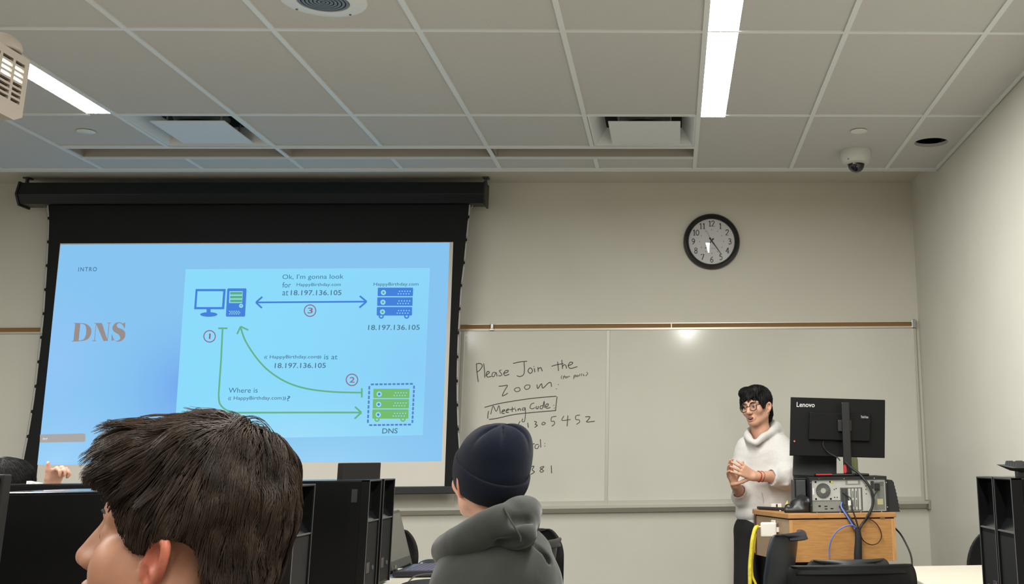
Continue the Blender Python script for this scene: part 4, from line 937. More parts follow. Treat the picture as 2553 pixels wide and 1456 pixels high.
rbox(.46, .02, .66, .16, 0, .0016).build('handle_plate', mat('port plate', (140, 141, 134)), pc); rbox(.49, .03, .63, .13, .0016, .003).build('handle_plate', zinc, pc)
rbox(.80, .07, .985, .97, 0, .0015).build('power_supply', mat('psu', (120, 121, 116), .5, .3), pc)
rbox(.85, .12, .92, .35, .0015, .012).build('power_plug', black, pc, bevel=.002)
rbox(.885, .62, .96, .80, .0015, .002).build('power_label', mat('psu label', (182, 176, 128), .6), pc)
rbox(.80, .05, .845, .3, .0015, .002).build('power_vent', mat('fan dark', (42, 43, 42)), pc); rbox(.925, .08, .975, .22, .0015, .002).build('power_vent', mat('seam', (92, 92, 86)), pc)
rbox(.012, .25, .03, .46, .0, .001).build('service_sticker', mat('white sticker', (235, 235, 230), .5), pc)
p = RP(.275, .06); MB().cyl((p[0], PY+.003, p[2]), .006, .003, 'y', 16).build('seal_sticker', mat('yellow seal', (206, 196, 80), .5), pc)
for u, v in ((-.015, .08), (-.015, .80), (1.012, .1), (1.012, .88), (.06, 1.025), (.37, 1.025), (.65, 1.025), (.93, 1.025), (.1, -.04), (.44, -.04), (.85, -.04)):
    p = RP(u, v); MB().cyl((p[0], PY-.0065, p[2]), .0026, .003, 'y', 10).build('screw', chrome, pc)
# ridged black unit at the right
zr0, zr1 = zt, at(2220, 1197, LF)[2]; rxa = PX1+.003; rxb = at(2246, 1240, LF)[0]
b = MB(); P = [(rxa, 0, zr0), (rxb, 0, zr0)]
for k in range(9):
    t_ = k/9; x = rxb-.028*t_**1.4; z = zr0+(zr1-zr0)*t_
    P += [(x, 0, z+.004), (x-.004, 0, z+.010)]
P += [(rxb-.034, 0, zr1), (rxa, 0, zr1+.003)]
b.prism([(x, LF+.04, z) for x, y, z in P], (0, .2, 0))
tag(b.build('docking_station', blackm, None), 'black ridged unit standing against the right end of the desktop computer', 'electronic unit')
# --- monitor on the lectern
mo = thing('monitor', 'black monitor seen from behind on the lectern with white lettering in its upper left corner', 'monitor', (.86, 6.05, zt))
MY = 6.03
TL, TR, BR, BL = at(1972, 990, MY), at(2207, 997, MY+.03), at(2206, 1142, MY+.02), at(1969, 1136, MY-.01)
bk = mat('monitor shell', (12, 12, 12), .5, spec=.2, bump=.1, bscale=500)
def slab(q, d): return MB().prism([q[3], q[2], q[1], q[0]], d)
slab([TL, TR, BR, BL], (0, .012, 0)).build('panel_back', bk, mo, bevel=.003)
slab([p+np.array([0, .0125, 0]) for p in (TL, TR, BR, BL)], (0, .004, 0)).build('screen', mons, mo)
def MP(x, y, e=0.):               # point on the back face
    p = at(x, y, MY); n_ = np.cross(TR-TL, BL-TL); n_ /= np.linalg.norm(n_); d = ray(x, y); t_ = ((TL-CAM)@n_)/(d@n_); q = CAM+d*t_
    return q+np.array([0, -e, 0])
slab([MP(2017, 1028), MP(2170, 1032), MP(2167, 1101), MP(2015, 1096)], (0, -.024, 0)).build('electronics_housing', mat('monitor shell 2', (9, 9, 9), .5, spec=.2), mo, bevel=.004)
c0, c1 = MP(2093, 1004, .05), MP(2113, 1004, .05)
b = MB(); b.box(c0[0], c1[0], MY-.05, MY-.032, PZ1+.012, c0[2]); b.build('stand_column', mat('stand black', (17, 17, 17), .4), mo, bevel=.006, seg=3)
b = MB(); b.box(c0[0]-.02, c1[0]+.01, MY-.034, MY-.02, MP(0+2100, 1062)[2]-.03, MP(2100, 1062)[2]+.03); b.build('arm', black, mo, bevel=.004)
bs_ = (at(2040, 1188, MY-.08)[0], at(2166, 1188, MY-.08)[0]); MB().box(bs_[0], bs_[1], MY-.10, MY+.1, PZ1, PZ1+.013).build('stand_base', mat('stand black', (17, 17, 17)), mo, bevel=.005)
rp = at(2107, 1169, MY-.053); b = MB(); P = [(rp[0]+.0075*math.cos(a), MY-.0535, rp[2]+(.014 if math.sin(a) > 0 else -.014)+.0075*math.sin(a)) for a in [k*math.pi/12 for k in range(24)]]
b.prism(P, (0, .006, 0)); b.build('cable_hole_ring', mat('red trim', (196, 40, 44), .35), mo)
rp = at(2035, 1187.5, MY-.09); MB().box(at(2033, 1188, 5.95)[0], at(2073, 1188, 5.95)[0], MY-.104, MY-.1, PZ1+.008, PZ1+.014).build('base_trim', mat('red trim', (196, 40, 44)), mo)
wl = mat('white print', (206, 206, 202), .5)
fit_text('Lenovo', (MP(1986, 1014.5, .001), MP(2031, 1015.5, .001), MP(1986.5, 1002.5, .001)), wl, 'logo_lettering', mo, .010)
fit_text('ThinkVision', (MP(2144, 1043, .0255), MP(2163, 1043.5, .0255), MP(2144, 1036.5, .0255)), mat('grey print', (178, 178, 176), .5), 'logo_lettering', mo, .008)
p = MP(1980.5, 1100, .001); MB().cyl((p[0], p[1]-.001, p[2]), .004, .003, 'y', 14).build('status_light', mat('status red', (225, 96, 90), .4, emit=(255, 90, 80), estr=.6), mo)
# --- laptop-like black unit, grey box, bottle behind the computer
lb_ = thing('laptop', 'black laptop screen leaning behind the left half of the lectern monitor', 'laptop', (.70, 6.17, zt))
q = [at(1978, 1130, 6.19), at(2086, 1130, 6.19), at(2086, 1191, 6.16), at(1976, 1186, 6.16)]
slab(q, (0, .008, 0)).build('lid', mat('laptop lid black', (14, 14, 15), .4), lb_, bevel=.003)
q = [at(1976, 1183, 6.16), at(2034, 1186, 6.16), at(2030, 1192, 6.06), at(1978, 1192, 6.06)]
slab(q, (0, 0, -.01)).build('base', mat('laptop base black', (30, 30, 31), .35), lb_, bevel=.002)
g0, g1 = at(1979, 1240, 6.06), at(2020, 1192, 6.06)
gb = thing('speaker_box', 'dark grey upright box at the left end of the desktop computer', 'box', (g0[0]+.05, 6.1, zt))
zz = at(1990, 1191, 6.06)[2]-.012
MB().box(g0[0], PX0-.004, 6.04, 6.19, zt, zz).build('box_body', mat('dark grey case', (62, 62, 63), .5), gb, bevel=.003)
p = at(1982, 1220, 6.04); MB().box(p[0]-.002, p[0]+.005, 6.037, 6.041, p[2]-.05, p[2]+.05).build('front_slot', darkm, gb)
bt = thing('bottle', 'green tinted bottle standing behind the monitor column on the lectern', 'bottle', (at(2128, 1170, 6.32)[0], 6.32, zt))
bc = (at(2128, 1170, 6.32)[0], 6.32, zt); hb = at(2128, 1128, 6.32)[2]-zt
MB().lathe([(0, 0), (.024, 0), (.0255, .004), (.0255, hb*.86), (.020, hb*.93), (.012, hb*.97), (.012, hb)], bc, n=40).build('bottle_body', mat('green bottle', (150, 160, 108), .12, spec=.6, trans=.35), bt, 1)
MB().cyl((bc[0], bc[1], zt+hb), .014, .02, n=24).build('bottle_cap', black, bt)
# --- bag, flat tablet, papers on the left of the top
bg = thing('bag', 'small black pyramid-shaped bag on the left end of the lectern top', 'bag', (at(1992, 1270, 6.0)[0], 6.0, zt))
g = SDF((.50, 5.86, zt-.01), (.74, 6.14, zt+.13), .004)
A = at(1962, 1278, 5.95); Bq = at(2022, 1279, 5.95); Tq = at(1996, 1243, 6.02)
g.chain([A+np.array([0, 0, .010]), Bq+np.array([0, 0, .012])], .014, .02); g.cap((Bq[0], 6.05, zt+.02), (A[0]+.02, 6.08, zt+.02), .02, k=.02); g.cap(lerp(A, Tq, .55), Tq+np.array([.02, .0, -.012]), .022, .016, .03)
g.cap(Tq, (Bq[0]-.012, 5.95, zt+.05), .02, .026, .03); g.ell((Tq[0], 6.0, zt+.03), (.05, .05, .035), .03)
g.noise(.004, 60, 3); g.half((0, 0, zt+.001), (0, 0, -1)); g.build('bag_body', mat('black leatherette', (26, 26, 27), .38), bg, 1)
tbl = thing('tablet', 'thin black tablet lying at the left edge of the lectern top', 'tablet', (.52, 6.22, zt))
MB().prism([(.470, 6.46, zt+.001), (.474, 6.37, zt+.001), (.60, 6.12, zt+.001), (.64, 6.20, zt+.001)], (0, 0, .014)).build('tablet_body', blackm, tbl, bevel=.004)
b = MB(); p = atz(1958, 1273, zt); b.box(p[0]-.035, p[0]+.035, p[1]-.045, p[1]-.005, zt+.0005, zt+.004); tag(b.build('paper_slip', mat('paper white', (226, 224, 218), .8, noise=.3, nscale=160)), 'white printed slip of paper in front of the black bag', 'paper')
b = MB(); p = at(1936, 1262, 6.42); b.box(p[0]-.03, p[0]+.028, 6.42, 6.44, zt, zt+.028); tag(b.build('card_box', mat('white card', (224, 222, 214), .6), None, bevel=.002), 'small white box with a dark stripe behind the black tablet', 'box')
o = bpy.data.objects['card_box']; MB().box(p[0]-.003, p[0]+.006, 6.418, 6.4199, zt+.004, zt+.026).build('stripe', mat('dark print', (50, 50, 52), .6), o)
b = MB(); p = at(1958, 1260, 6.40); b.hexa([(p[0]-.012, 6.40, zt), (p[0]+.02, 6.40, zt), (p[0]-.012, 6.41, zt), (p[0]+.02, 6.41, zt), (p[0]-.002, 6.40, zt+.02), (p[0]+.012, 6.40, zt+.046), (p[0]-.002, 6.41, zt+.02), (p[0]+.012, 6.41, zt+.046)]); tag(b.build('sticky_note', mat('yellow note', (232, 222, 110), .7)), 'pale yellow folded note behind the black bag', 'note')
# --- cables
blkc = mat('black cable', (18, 18, 19), .5); blue = mat('blue cable', (96, 116, 186), .45)
cable('cable', 'thick black cable looping from the monitor column past the silver rear panel', [at(2108, 1152, MY-.06), at(2125, 1168, 5.92), at(2142, 1181, 5.89), at(2160, 1202, 5.865), at(2172, 1222, 5.855), at(2177, 1248, 5.85), at(2170, 1276, 5.845), at(2158, 1296, 5.845), at(2146, 1312, 5.84), at(2140, 1330, 5.835)], .0068, blkc)
cable('cable', 'black power lead from the plug of the desktop computer', [RP(.885, .3, .012), at(2185, 1225, 5.86), at(2178, 1238, 5.853), at(2174, 1262, 5.848), at(2160, 1290, 5.84), at(2146, 1315, 5.835)], .0042, blkc)
cable('cable', 'blue network cable running from the computer straight down in front of the lectern', [RP(.40, .72, .004), at(2098, 1265, 5.865), at(2112, 1287, 5.84), at(2128, 1313, 5.832), at(2140, 1336, 5.824), at(2146, 1360, 5.818), at(2146, 1385, 5.818), at(2140, 1408, 5.82), at(2128, 1450, 5.83), at(2120, 1560, 5.84)], .0042, blue)
cable('cable', 'blue network cable looping out to the left over the lectern front', [at(2068, 1390, 5.83), at(2067, 1370, 5.83), at(2073, 1345, 5.82), at(2085, 1326, 5.82), at(2102, 1314, 5.82), at(2122, 1309, 5.822), at(2134, 1315, 5.83)], .0036, blue)
cable('cable', 'thin black lead from the slots of the desktop computer', [RP(.42, .4, .004), at(2122, 1245, 5.865), at(2126, 1270, 5.845), at(2136, 1300, 5.835), at(2142, 1325, 5.83)], .003, blkc)
cable('cable', 'black cable with a white tag dropping out of the slot bay', [RP(.47, .42, .004), at(2120, 1258, 5.86), at(2132, 1290, 5.84), at(2140, 1318, 5.832)], .0026, blkc)
cable('cable', 'thin black cable bundle leaving the ports at the lower left', [RP(.37, .84, .004), at(2105, 1272, 5.86), at(2122, 1295, 5.838), at(2136, 1318, 5.832)], .0048, blkc)
cable('cable', 'thin dark cable making a wide loop at the right of the lectern front', [at(2164, 1292, 5.84), at(2182, 1303, 5.838), at(2195, 1322, 5.838), at(2197, 1340, 5.838), at(2188, 1354, 5.838), at(2172, 1358, 5.838), at(2155, 1350, 5.836), at(2146, 1335, 5.83), at(2143, 1320, 5.83)], .0026, mat('brown black cable', (46, 24, 20), .5))
cable('cable', 'black cable hanging in an arc off the right side of the lectern', [at(2231, 1316, 5.95), at(2246, 1333, 5.9), at(2260, 1358, 5.85), at(2271, 1385, 5.8), at(2274, 1412, 5.75), at(2274, 1470, 5.7), (1.12, 5.6, .25), (1.1, 5.55, .01)], .0045, blkc)
cable('cable', 'black cable curving under the monitor housing', [MP(2052, 1097, .006), MP(2052, 1112, .012), MP(2064, 1128, .02), MP(2085, 1141, .04), at(2094, 1148, MY-.05)], .003, blkc)
tg = MB(); p = at(2118, 1254, 5.862); tg.box(p[0]-.008, p[0]+.006, 5.856, 5.859, p[2]-.012, p[2]+.012); tag(tg.build('cable_tag', mat('paper white', (226, 224, 218)), None), 'small white tag on a lead in front of the slot bay', 'tag')
sl2 = [at(2138, 1318, 5.822), at(2140, 1345, 5.815), at(2139, 1380, 5.812), at(2140, 1410, 5.815), at(2142, 1470, 5.83), (.82, 5.86, .3), (.82, 5.9, .06)]
P = catmull(sl2, 7); R_ = [.014+.006*min(1, i/14.) for i in range(len(P))]
tag(MB().tube(P, R_, 14).build('cable_sleeve', mat('black sleeve', (17, 17, 19), .7, bump=.5, bscale=900), None, True), 'black braided sleeve gathering the cables in front of the lectern', 'cable sleeve')
# white tag on phone side etc.

# ================================================================ PROJECTOR hanging from the ceiling at the left edge
prj = thing('projector', 'beige ceiling projector with a slotted side cut by the left edge of the photo', 'projector', (-2.05, 3.2, ZC))
pm = mat('projector shell', (162, 150, 138), .5)
# side face: corner points at the right end of the body
yN, yF = 3.05, 3.33
xR = at(62, 150, 3.2)[0]-.060; zT = at(30, 98, 3.2)[2]; zB = at(20, 285, 3.2)[2]
xLp = xR-.40
prof = [(yN, zB+.075), (yN+.02, zB+.02), (yN+.08, zB), (yF-.08, zB+.004), (yF-.015, zB+.03), (yF, zB+.08), (yF-.004, zT-.03), (yF-.02, zT-.004), (yN+.02, zT), (yN, zT-.012)]
pp_ = MB(); pp_.prism([(xLp, y, z) for y, z in prof], (xR-xLp-.028, 0, 0)); pp_.build('body', pm, prj, bevel=.008, seg=3)
# grille side cap: thin slab with real slots (rows x columns)
xc0, xc1 = xR-.028, xR
def gcol(y0, y1, rows, b):        # solid bars between the slots
    pass
b = MB(); ycols = [(yF-.205, yF-.150), (yF-.137, yF-.084), (yF-.071, yF-.024)]; zr = [zB+.062+i*.0165 for i in range(8)]
b.box(xc0, xc1, yN, ycols[0][0], zB+.03, zT-.02); b.box(xc0, xc1, ycols[0][1], ycols[1][0], zB+.03, zT-.02); b.box(xc0, xc1, ycols[1][1], ycols[2][0], zB+.03, zT-.02); b.box(xc0, xc1, ycols[2][1], yF, zB+.03, zT-.02)
for (ya, yb) in ycols:
    z = zB+.03
    for zz_ in zr: b.box(xc0, xc1, ya, yb, z, zz_); z = zz_+.0095
    b.box(xc0, xc1, ya, yb, z, zT-.02)
b.prism([(xc0, yN, zB+.03), (xc0, yN+.03, zB+.01), (xc0, yF-.04, zB+.01), (xc0, yF, zB+.03)], (.028, 0, 0))
b.build('vent_grille', pm, prj)
MB().box(xR-.013, xR-.011, yN+.02, yF-.02, zB+.04, zT-.03).build('vent_shadow', mat('vent dark', (70, 62, 56), .8), prj)
MB().box(xR-.0105, xR-.008, ycols[0][0], ycols[2][1], zr[4]-.004, zr[6]+.012).build('slot_glow', mat('slot glow', (255, 255, 255), emit=(255, 252, 246), estr=7), prj)  # glowing sheet added to imitate light showing through the upper slots
g = SDF((xR-.16, 3.12, zT-.04), (xR+.01, 3.36, zT+.06), .005); g.ell((xR-.055, 3.27, zT-.005), (.055, .06, .05), 0); g.half((0, 0, zT-.012), (0, 0, -1)); g.build('cable_cover', pm, prj)
MB().prism([(xLp, yN+.02, zT), (xLp, yN+.06, zT+.03), (xLp, yN+.13, zT+.03), (xLp, yN+.16, zT)], (xR-xLp-.10, 0, 0)).build('top_rib', pm, prj, bevel=.004)
MB().cyl((xLp+.12, 3.19, zT), .025, ZC-zT, n=24).build('mount_pole', mat('white pole', (200, 198, 192), .4), prj, 1)
MB().cyl((xLp+.12, 3.19, ZC-.015), .08, .012, n=32).build('ceiling_plate', whitem, prj, 1)
MB().lathe([(.045, 0), (.045, .03), (.036, .03), (.034, .012), (0, .008)], (xLp+.16, yF-.004, (zT+zB)/2), 'y', 32).build('lens', blackg, prj, 1)
# ================================================================ PEOPLE
skin1 = mat('skin warm', (206, 158, 132), .5, spec=.4, noise=.05, nscale=60, bump=.06, bscale=900)
lipm = mat('lips', (172, 108, 94), .45); mouthm = mat('mouth', (60, 26, 24), .6); earm = mat('ear flush', (206, 126, 100), .5, noise=.06, nscale=50)
eyew = mat('eye white', (226, 222, 216), .2); irism = mat('iris', (34, 22, 16), .15); browm = mat('brow', (26, 20, 18), .8)
def frame_of(f, roll=0., pitch=0.):
    f = np.array(f, float); f /= np.linalg.norm(f); up = np.array([0, 0, 1.0]); x = np.cross(f, up); x /= np.linalg.norm(x); z = np.cross(x, f)
    c, s_ = math.cos(roll), math.sin(roll); x, z = x*c+z*s_, z*c-x*s_
    return np.stack([x, f, z], 1)                                # columns: right, forward, up
def head(g, o, R, s=1., neck=None, mouth_open=0., ear=1., neck_r=.054):
    o = np.array(o, float)
    L = lambda x, y, z: o+R@(np.array([x, y, z])*s)
    def E(c, r, k=.012, op='add'): g.ell(L(*c), np.array(r)*s, k*s, R, op)
    def C(a, b, ra, rb, k=.012, op='add'): g.cap(L(*a), L(*b), ra*s, rb*s, k*s, op)
    E((0, -.014, .036), (.075, .094, .080)); E((0, .022, -.028), (.062, .066, .080), .03)
    C((-.05, .0, -.058), (-.016, .066, -.094), .022, .018, .03); C((.05, .0, -.058), (.016, .066, -.094), .022, .018, .03)
    E((0, .076, -.092), (.022, .018, .017), .02)
    for q in (-1, 1):
        E((q*.046, .062, -.022), (.022, .02, .022), .025); C((q*.016, .084, .026), (q*.048, .07, .026), .011, .009, .014)
        E((q*.032, .099, .003), (.017, .016, .013), .012, 'sub'); E((q*.0315, .0765, .002), (.0155, .0125, .0125), .004)
        E((q*.013, .100, -.034), (.009, .011, .009), .006)
    C((0, .088, .022), (0, .112, -.028), .009, .0115, .012); E((0, .110, -.031), (.0115, .011, .010), .006)
    E((0, .088, -.066), (.03, .012, .02), .012)
    E((0, .0985, -.060), (.021, .006, .0055), .004); E((0, .0965, -.0725-mouth_open*.6), (.018, .0065, .006), .004)
    E((0, .102, -.066-mouth_open*.3), (.019, .012, .0018+mouth_open*.42), .002, 'sub')
    if neck is not None: g.chain([L(0, -.022, -.05)]+[np.array(p) for p in neck], [neck_r*s]*(len(neck))+[neck_r*1.12*s], .02)
    if ear:
        for q in (-1, 1):
            P = catmull([L(q*a, b, c) for a, b, c in ((.071, .009, -.032), (.074, .010, -.012), (.081, .007, .005), (.089, -.003, .013), (.095, -.011, .007), (.095, -.013, -.009), (.089, -.010, -.026), (.080, -.003, -.039), (.074, .003, -.042))], 4)
            g.chain(P, [.0052*ear*s]*len(P), .002*s); E((q*.080, -.003, -.011), (.012, .010, .024), .004); E((q*.090, .003, -.010), (.010, .010, .017), .003, 'sub'); E((q*.0755, -.002, -.038), (.006, .008, .008), .004)
            C((q*.075, .011, -.016), (q*.077, .010, -.008), .005, .004, .004)
    return L
def mouth_sel(o, R, s=1., mo=0., ears=False):
    o = np.array(o)
    def f(c):
        p = ((c-o)@R)/s; i = np.zeros(len(c))
        i[(np.abs(p[:, 0])/.022)**2+((p[:, 2]+.066+mo*.3)/(.0125+mo*.5))**2 < 1] = np.where(p[(np.abs(p[:, 0])/.022)**2+((p[:, 2]+.066+mo*.3)/(.0125+mo*.5))**2 < 1][:, 1] > .07, 1, 0)
        if mo: i[((np.abs(p[:, 0])/.0165)**2+((p[:, 2]+.066+mo*.3)/(.001+mo*.42))**2 < 1) & (p[:, 1] > .07)] = 2
        if ears: i[(np.abs(p[:, 0]) > .0755) & (np.abs(p[:, 1]) < .026) & (np.abs(p[:, 2]+.013) < .033)] = 3
        return i
    return f
def eyes(L, R, s, par, lash=True):
    for q in (-1, 1):
        MB().lathe([(.0115*s*math.sin(k*math.pi/8), -.0115*s*math.cos(k*math.pi/8)) for k in range(9)], L(q*.0315, .0775, .002), n=20, cap=False).build('eye', eyew, par, True)
        c = L(q*.0315+.002, .0887, .001); x, f, z = R[:, 0], R[:, 1], R[:, 2]
        MB().add([c+.0052*s*(math.cos(a)*x+math.sin(a)*z)+f*.0006 for a in [k*math.pi/8 for k in range(16)]], [tuple(range(16))]).build('iris', irism, par)
        b = MB(); b.tube(catmull([L(q*.014, .0965, .0235), L(q*.03, .0955, .0285), L(q*.05, .078, .026)], 5), [.0022*s]*10+[.001*s], 6); b.build('eyebrow', browm, par, True)
        if not lash: continue
        b = MB(); b.tube(catmull([L(q*.0185, .0895, .002), L(q*.031, .0915, .0085), L(q*.046, .081, .003)], 5), .0012*s, 6); b.build('lash_line', browm, par, True)
def hand(g, w, f, n, side, s=1., curl=(.35, .35, .4, .5), spread=.12, thumb=(.55, .75, .35), tcurl=.25):
    w = np.array(w, float); f = np.array(f, float)/np.linalg.norm(f); n = np.array(n, float); n -= f*(n@f); n /= np.linalg.norm(n); u = np.cross(f, n)*side
    kn = []
    for i, (o_, l) in enumerate(zip((.028, .0095, -.0095, -.027), (.072, .080, .075, .058))):
        K = w+f*(.088-.004*abs(i-1))*s+u*o_*s; kn.append(K)
        g.cap(w+f*.012*s+u*o_*.62*s, K, .0125*s, .0098*s, .012*s)
        d = f+u*spread*(1.2-i*.85); d /= np.linalg.norm(d); a = 0; p = K
        for j, q in enumerate((.45, .31, .24)):
            a += curl[i]*(.8 if j == 0 else 1.1); e = d*math.cos(a)+n*math.sin(a); p2 = p+e*l*q*s
            g.cap(p, p2, (.0090-.0008*j)*s, (.0082-.0010*j)*s, .0025*s); p = p2
    b_ = w+f*.022*s+u*.022*s+n*.006*s; d = f*thumb[0]+u*thumb[1]+n*thumb[2]; d /= np.linalg.norm(d); p = b_; a = 0
    for j, l in enumerate((.042, .034, .026)):
        e = d*math.cos(a)+f*math.sin(a); p2 = p+e*l*s; g.cap(p, p2, (.0135-.002*j)*s, (.0112-.0016*j)*s, .005*s); p = p2; a += tcurl
    return kn
def folds(sc, seed, zst=1.):
    return lambda X, Y, Z: pn(X, Y, Z*zst, sc, seed)

# ---------------------------------------------------------------- presenter behind the lectern
PRS = thing('person', 'person in a light grey hoodie and glasses speaking behind the lectern, both hands raised', 'person', (.52, 6.62, 0))
HO = at(1886.5, 1015, 6.62); HR = frame_of((-.56, -.82, -.06), math.radians(-7)); HS = .925
lo = (.22, 6.25, -.01); hi = (.86, 6.86, 1.66)
g = SDF(lo, hi, .0034)
HL = head(g, HO, HR, HS, [at(1896, 1075, 6.635), at(1900, 1105, 6.64)], mouth_open=.012, ear=1.)
g.chain([at(1900, 1105, 6.64), at(1902, 1145, 6.64), at(1903, 1200, 6.64), at(1900, 1310, 6.64)], [.045, .075, .10, .10], .02)
SHL, SHR = at(1945, 1117, 6.62), at(1862, 1115, 6.66)
dz_ = np.array([0, 0, -.03]); g.cap(SHL+dz_, SHR+dz_, .04, .04, .02)
ELL, WRL = at(1962, 1188, 6.50), at(1880, 1188, 6.40)
ELR, WRR = at(1850, 1236, 6.58), at(1832, 1208, 6.42)
g.chain([SHL, ELL], [.045, .04], .02); g.cap(ELL, WRL, .038, .0255, .01); g.chain([SHR, ELR], [.045, .04], .02); g.cap(ELR, WRR, .036, .0255, .01)
for sx in (-.085, .085): g.chain([(.50+sx*.6, 6.64, .86), (.50+sx, 6.60, .45), (.50+sx, 6.63, .07)], [.075, .055, .04], .03); g.cap((.50+sx, 6.65, .04), (.50+sx-.03, 6.53, .03), .035, .03, .02)
hand(g, WRL, at(1836, 1164, 6.36)-WRL, (.25, .9, -.25), 1, .93, (.12, .16, .2, .26), .14, (.5, .72, .3))
hand(g, WRR, at(1812, 1160, 6.36)-WRR, (.75, -.55, .1), 1, .93, (.22, .2, .24, .34), .2, (.35, .85, .35))
g.build('body', [skin1, lipm, mouthm], PRS, 1, sel=mouth_sel(HO, HR, HS, .012))
eyes(HL, HR, HS, PRS)
MB().tube(catmull([HL(-.013, .0935, -.0655), HL(0, .0955, -.0650), HL(.013, .0935, -.0655)], 4), .0022, 6).build('teeth', mat('teeth', (228, 222, 210), .3), PRS, True)
# hoodie
hm_ = mat('heather hoodie', (206, 202, 198), .9, noise=.045, nscale=130, bump=.35, bscale=260, sheen=.25)
g = SDF((.22, 6.27, .76), (.86, 6.88, 1.44), .0042)
BR_ = frame_of((-.40, -.92, 0))
g.ell(at(1906, 1135, 6.645), (.178, .118, .10), .03, BR_); g.ell(at(1906, 1195, 6.64), (.172, .128, .15), .05, BR_); g.ell(at(1903, 1258, 6.64), (.165, .13, .11), .05, BR_)
g.ell(at(1902, 1283, 6.64), (.160, .128, .055), .03, BR_)
g.cap(at(1897, 1114, 6.64), at(1935, 1110, 6.64), .052, .056, .05); g.cap(at(1897, 1114, 6.64), at(1866, 1116, 6.66), .052, .05, .04)
g.chain([SHL, at(1961, 1150, 6.56), ELL], [.068, .074, .07], .03); g.cap(ELL, at(1931, 1190, 6.45), .066, .052, .02)
g.chain([SHR, at(1850, 1175, 6.64), ELR], [.062, .064, .06], .03); g.cap(ELR, at(1843, 1226, 6.52), .052, .042, .02)
for k in range(4): a = at(1968-k*9, 1172+k*3, 6.44); c = at(1962-k*9, 1208-k, 6.44); g.cap(lerp(a, c, .0), c, .016, .013, .014)
# hood round the neck, dipping to a V at the front
hood = catmull([at(1880, 1105, 6.515), at(1867, 1093, 6.56), at(1866, 1080, 6.66), at(1890, 1066, 6.75), at(1914, 1058, 6.755), at(1932, 1064, 6.70), at(1926, 1076, 6.61), at(1903, 1089, 6.55), at(1886, 1105, 6.515)], 5)
nh = len(hood); g.chain(hood, [.007+.017*math.sin(math.pi*k/(nh-1)) for k in range(nh)], .018); g.ell(at(1918, 1088, 6.75), (.095, .05, .08), .03); g.cap(at(1936, 1078, 6.70), at(1948, 1098, 6.68), .03, .03, .03)
g.noise(.0055, 22, 11, folds(24, 11, .45)); g.noise(.0018, 90, 5)
g.cap(at(1890, 1050, 6.62), at(1895, 1088, 6.62), .064, .054, .006, 'sub'); g.cap(at(1884, 1066, 6.55), at(1882, 1088, 6.53), .032, .014, .006, 'sub')
d = at(1843, 1226, 6.52); g.cap(ELR+(d-ELR)*1.0, d+(d-ELR)*.6, .036, .036, .004, 'sub'); d = at(1931, 1190, 6.45); g.cap(d, d+(d-ELL)*.6, .041, .041, .004, 'sub')
g.half((.5, 6.6, at(1860, 1300, 6.52)[2]), (0, 0, -1))
hz0 = at(1860, 1300, 6.52)[2]
g.build('hoodie', hm_, PRS, 2)
ribm = mat('hoodie rib', (198, 194, 190), .9, bump=.5, bscale=400)
def oval(c, rx, ry, R, z0, z1, name, m, par):
    P = [np.array(c)+R@np.array([rx*math.cos(a), ry*math.sin(a), 0]) for a in [k*math.pi/24 for k in range(48)]]
    v = [(p[0], p[1], z) for z in (z0, z0+.004, z1-.004, z1) for p in P]; b = MB()
    b.add(v, [(j*48+k, j*48+(k+1) % 48, (j+1)*48+(k+1) % 48, (j+1)*48+k) for j in range(3) for k in range(48)]+[tuple(range(48))[::-1], tuple(range(144, 192))]); return b.build(name, m, par, True)
hc_ = at(1903, 1290, 6.64); oval((hc_[0], 6.64, 0), .150, .119, BR_, hz0-.062, hz0+.012, 'hem_band', ribm, PRS)
def cuff(a, c, r, name='cuff', m=ribm, par=PRS): MB().tube([a, lerp(a, c, .5), c], [r*1.04, r, r*.98], 20).build(name, m, par, True)
d = at(1931, 1190, 6.45); e_ = (d-ELL)/np.linalg.norm(d-ELL); cuff(d-e_*.012, d+e_*.014, .0445)
P = catmull([at(1899, 1228, 6.515), at(1903, 1245, 6.51), at(1904, 1262, 6.51), at(1912, 1280, 6.512)], 5); MB().tube(P, .0022, 6).build('pocket_seam', mat('hoodie seam', (178, 174, 170), .9), PRS, True)
for x0_ in (1879, 1887): pass
# trousers, shoes
g = SDF((.24, 6.44, .05), (.80, 6.84, .90), .006)
g.ell((.505, 6.64, .82), (.148, .115, .10), .03, BR_)
for sx in (-.085, .085): g.chain([(.505+sx*.75, 6.64, .80), (.50+sx, 6.61, .45), (.50+sx, 6.635, .09)], [.092, .074, .068], .03)
g.noise(.005, 20, 4); trm = mat('black trousers', (15, 15, 17), .85); g.build('trousers', trm, PRS, 1)
shm = mat('dark shoe', (30, 30, 32), .6)
for sx in (-.085, .085):
    g = SDF((.50+sx-.12, 6.42, -.01), (.50+sx+.1, 6.75, .14), .005); g.cap((.50+sx, 6.66, .05), (.50+sx-.04, 6.52, .035), .045, .04, .01); g.cap((.50+sx, 6.645, .05), (.50+sx, 6.64, .11), .045, .04, .02); g.half((0, 0, .0), (0, 0, -1)); g.build('shoe', shm, PRS, 1)
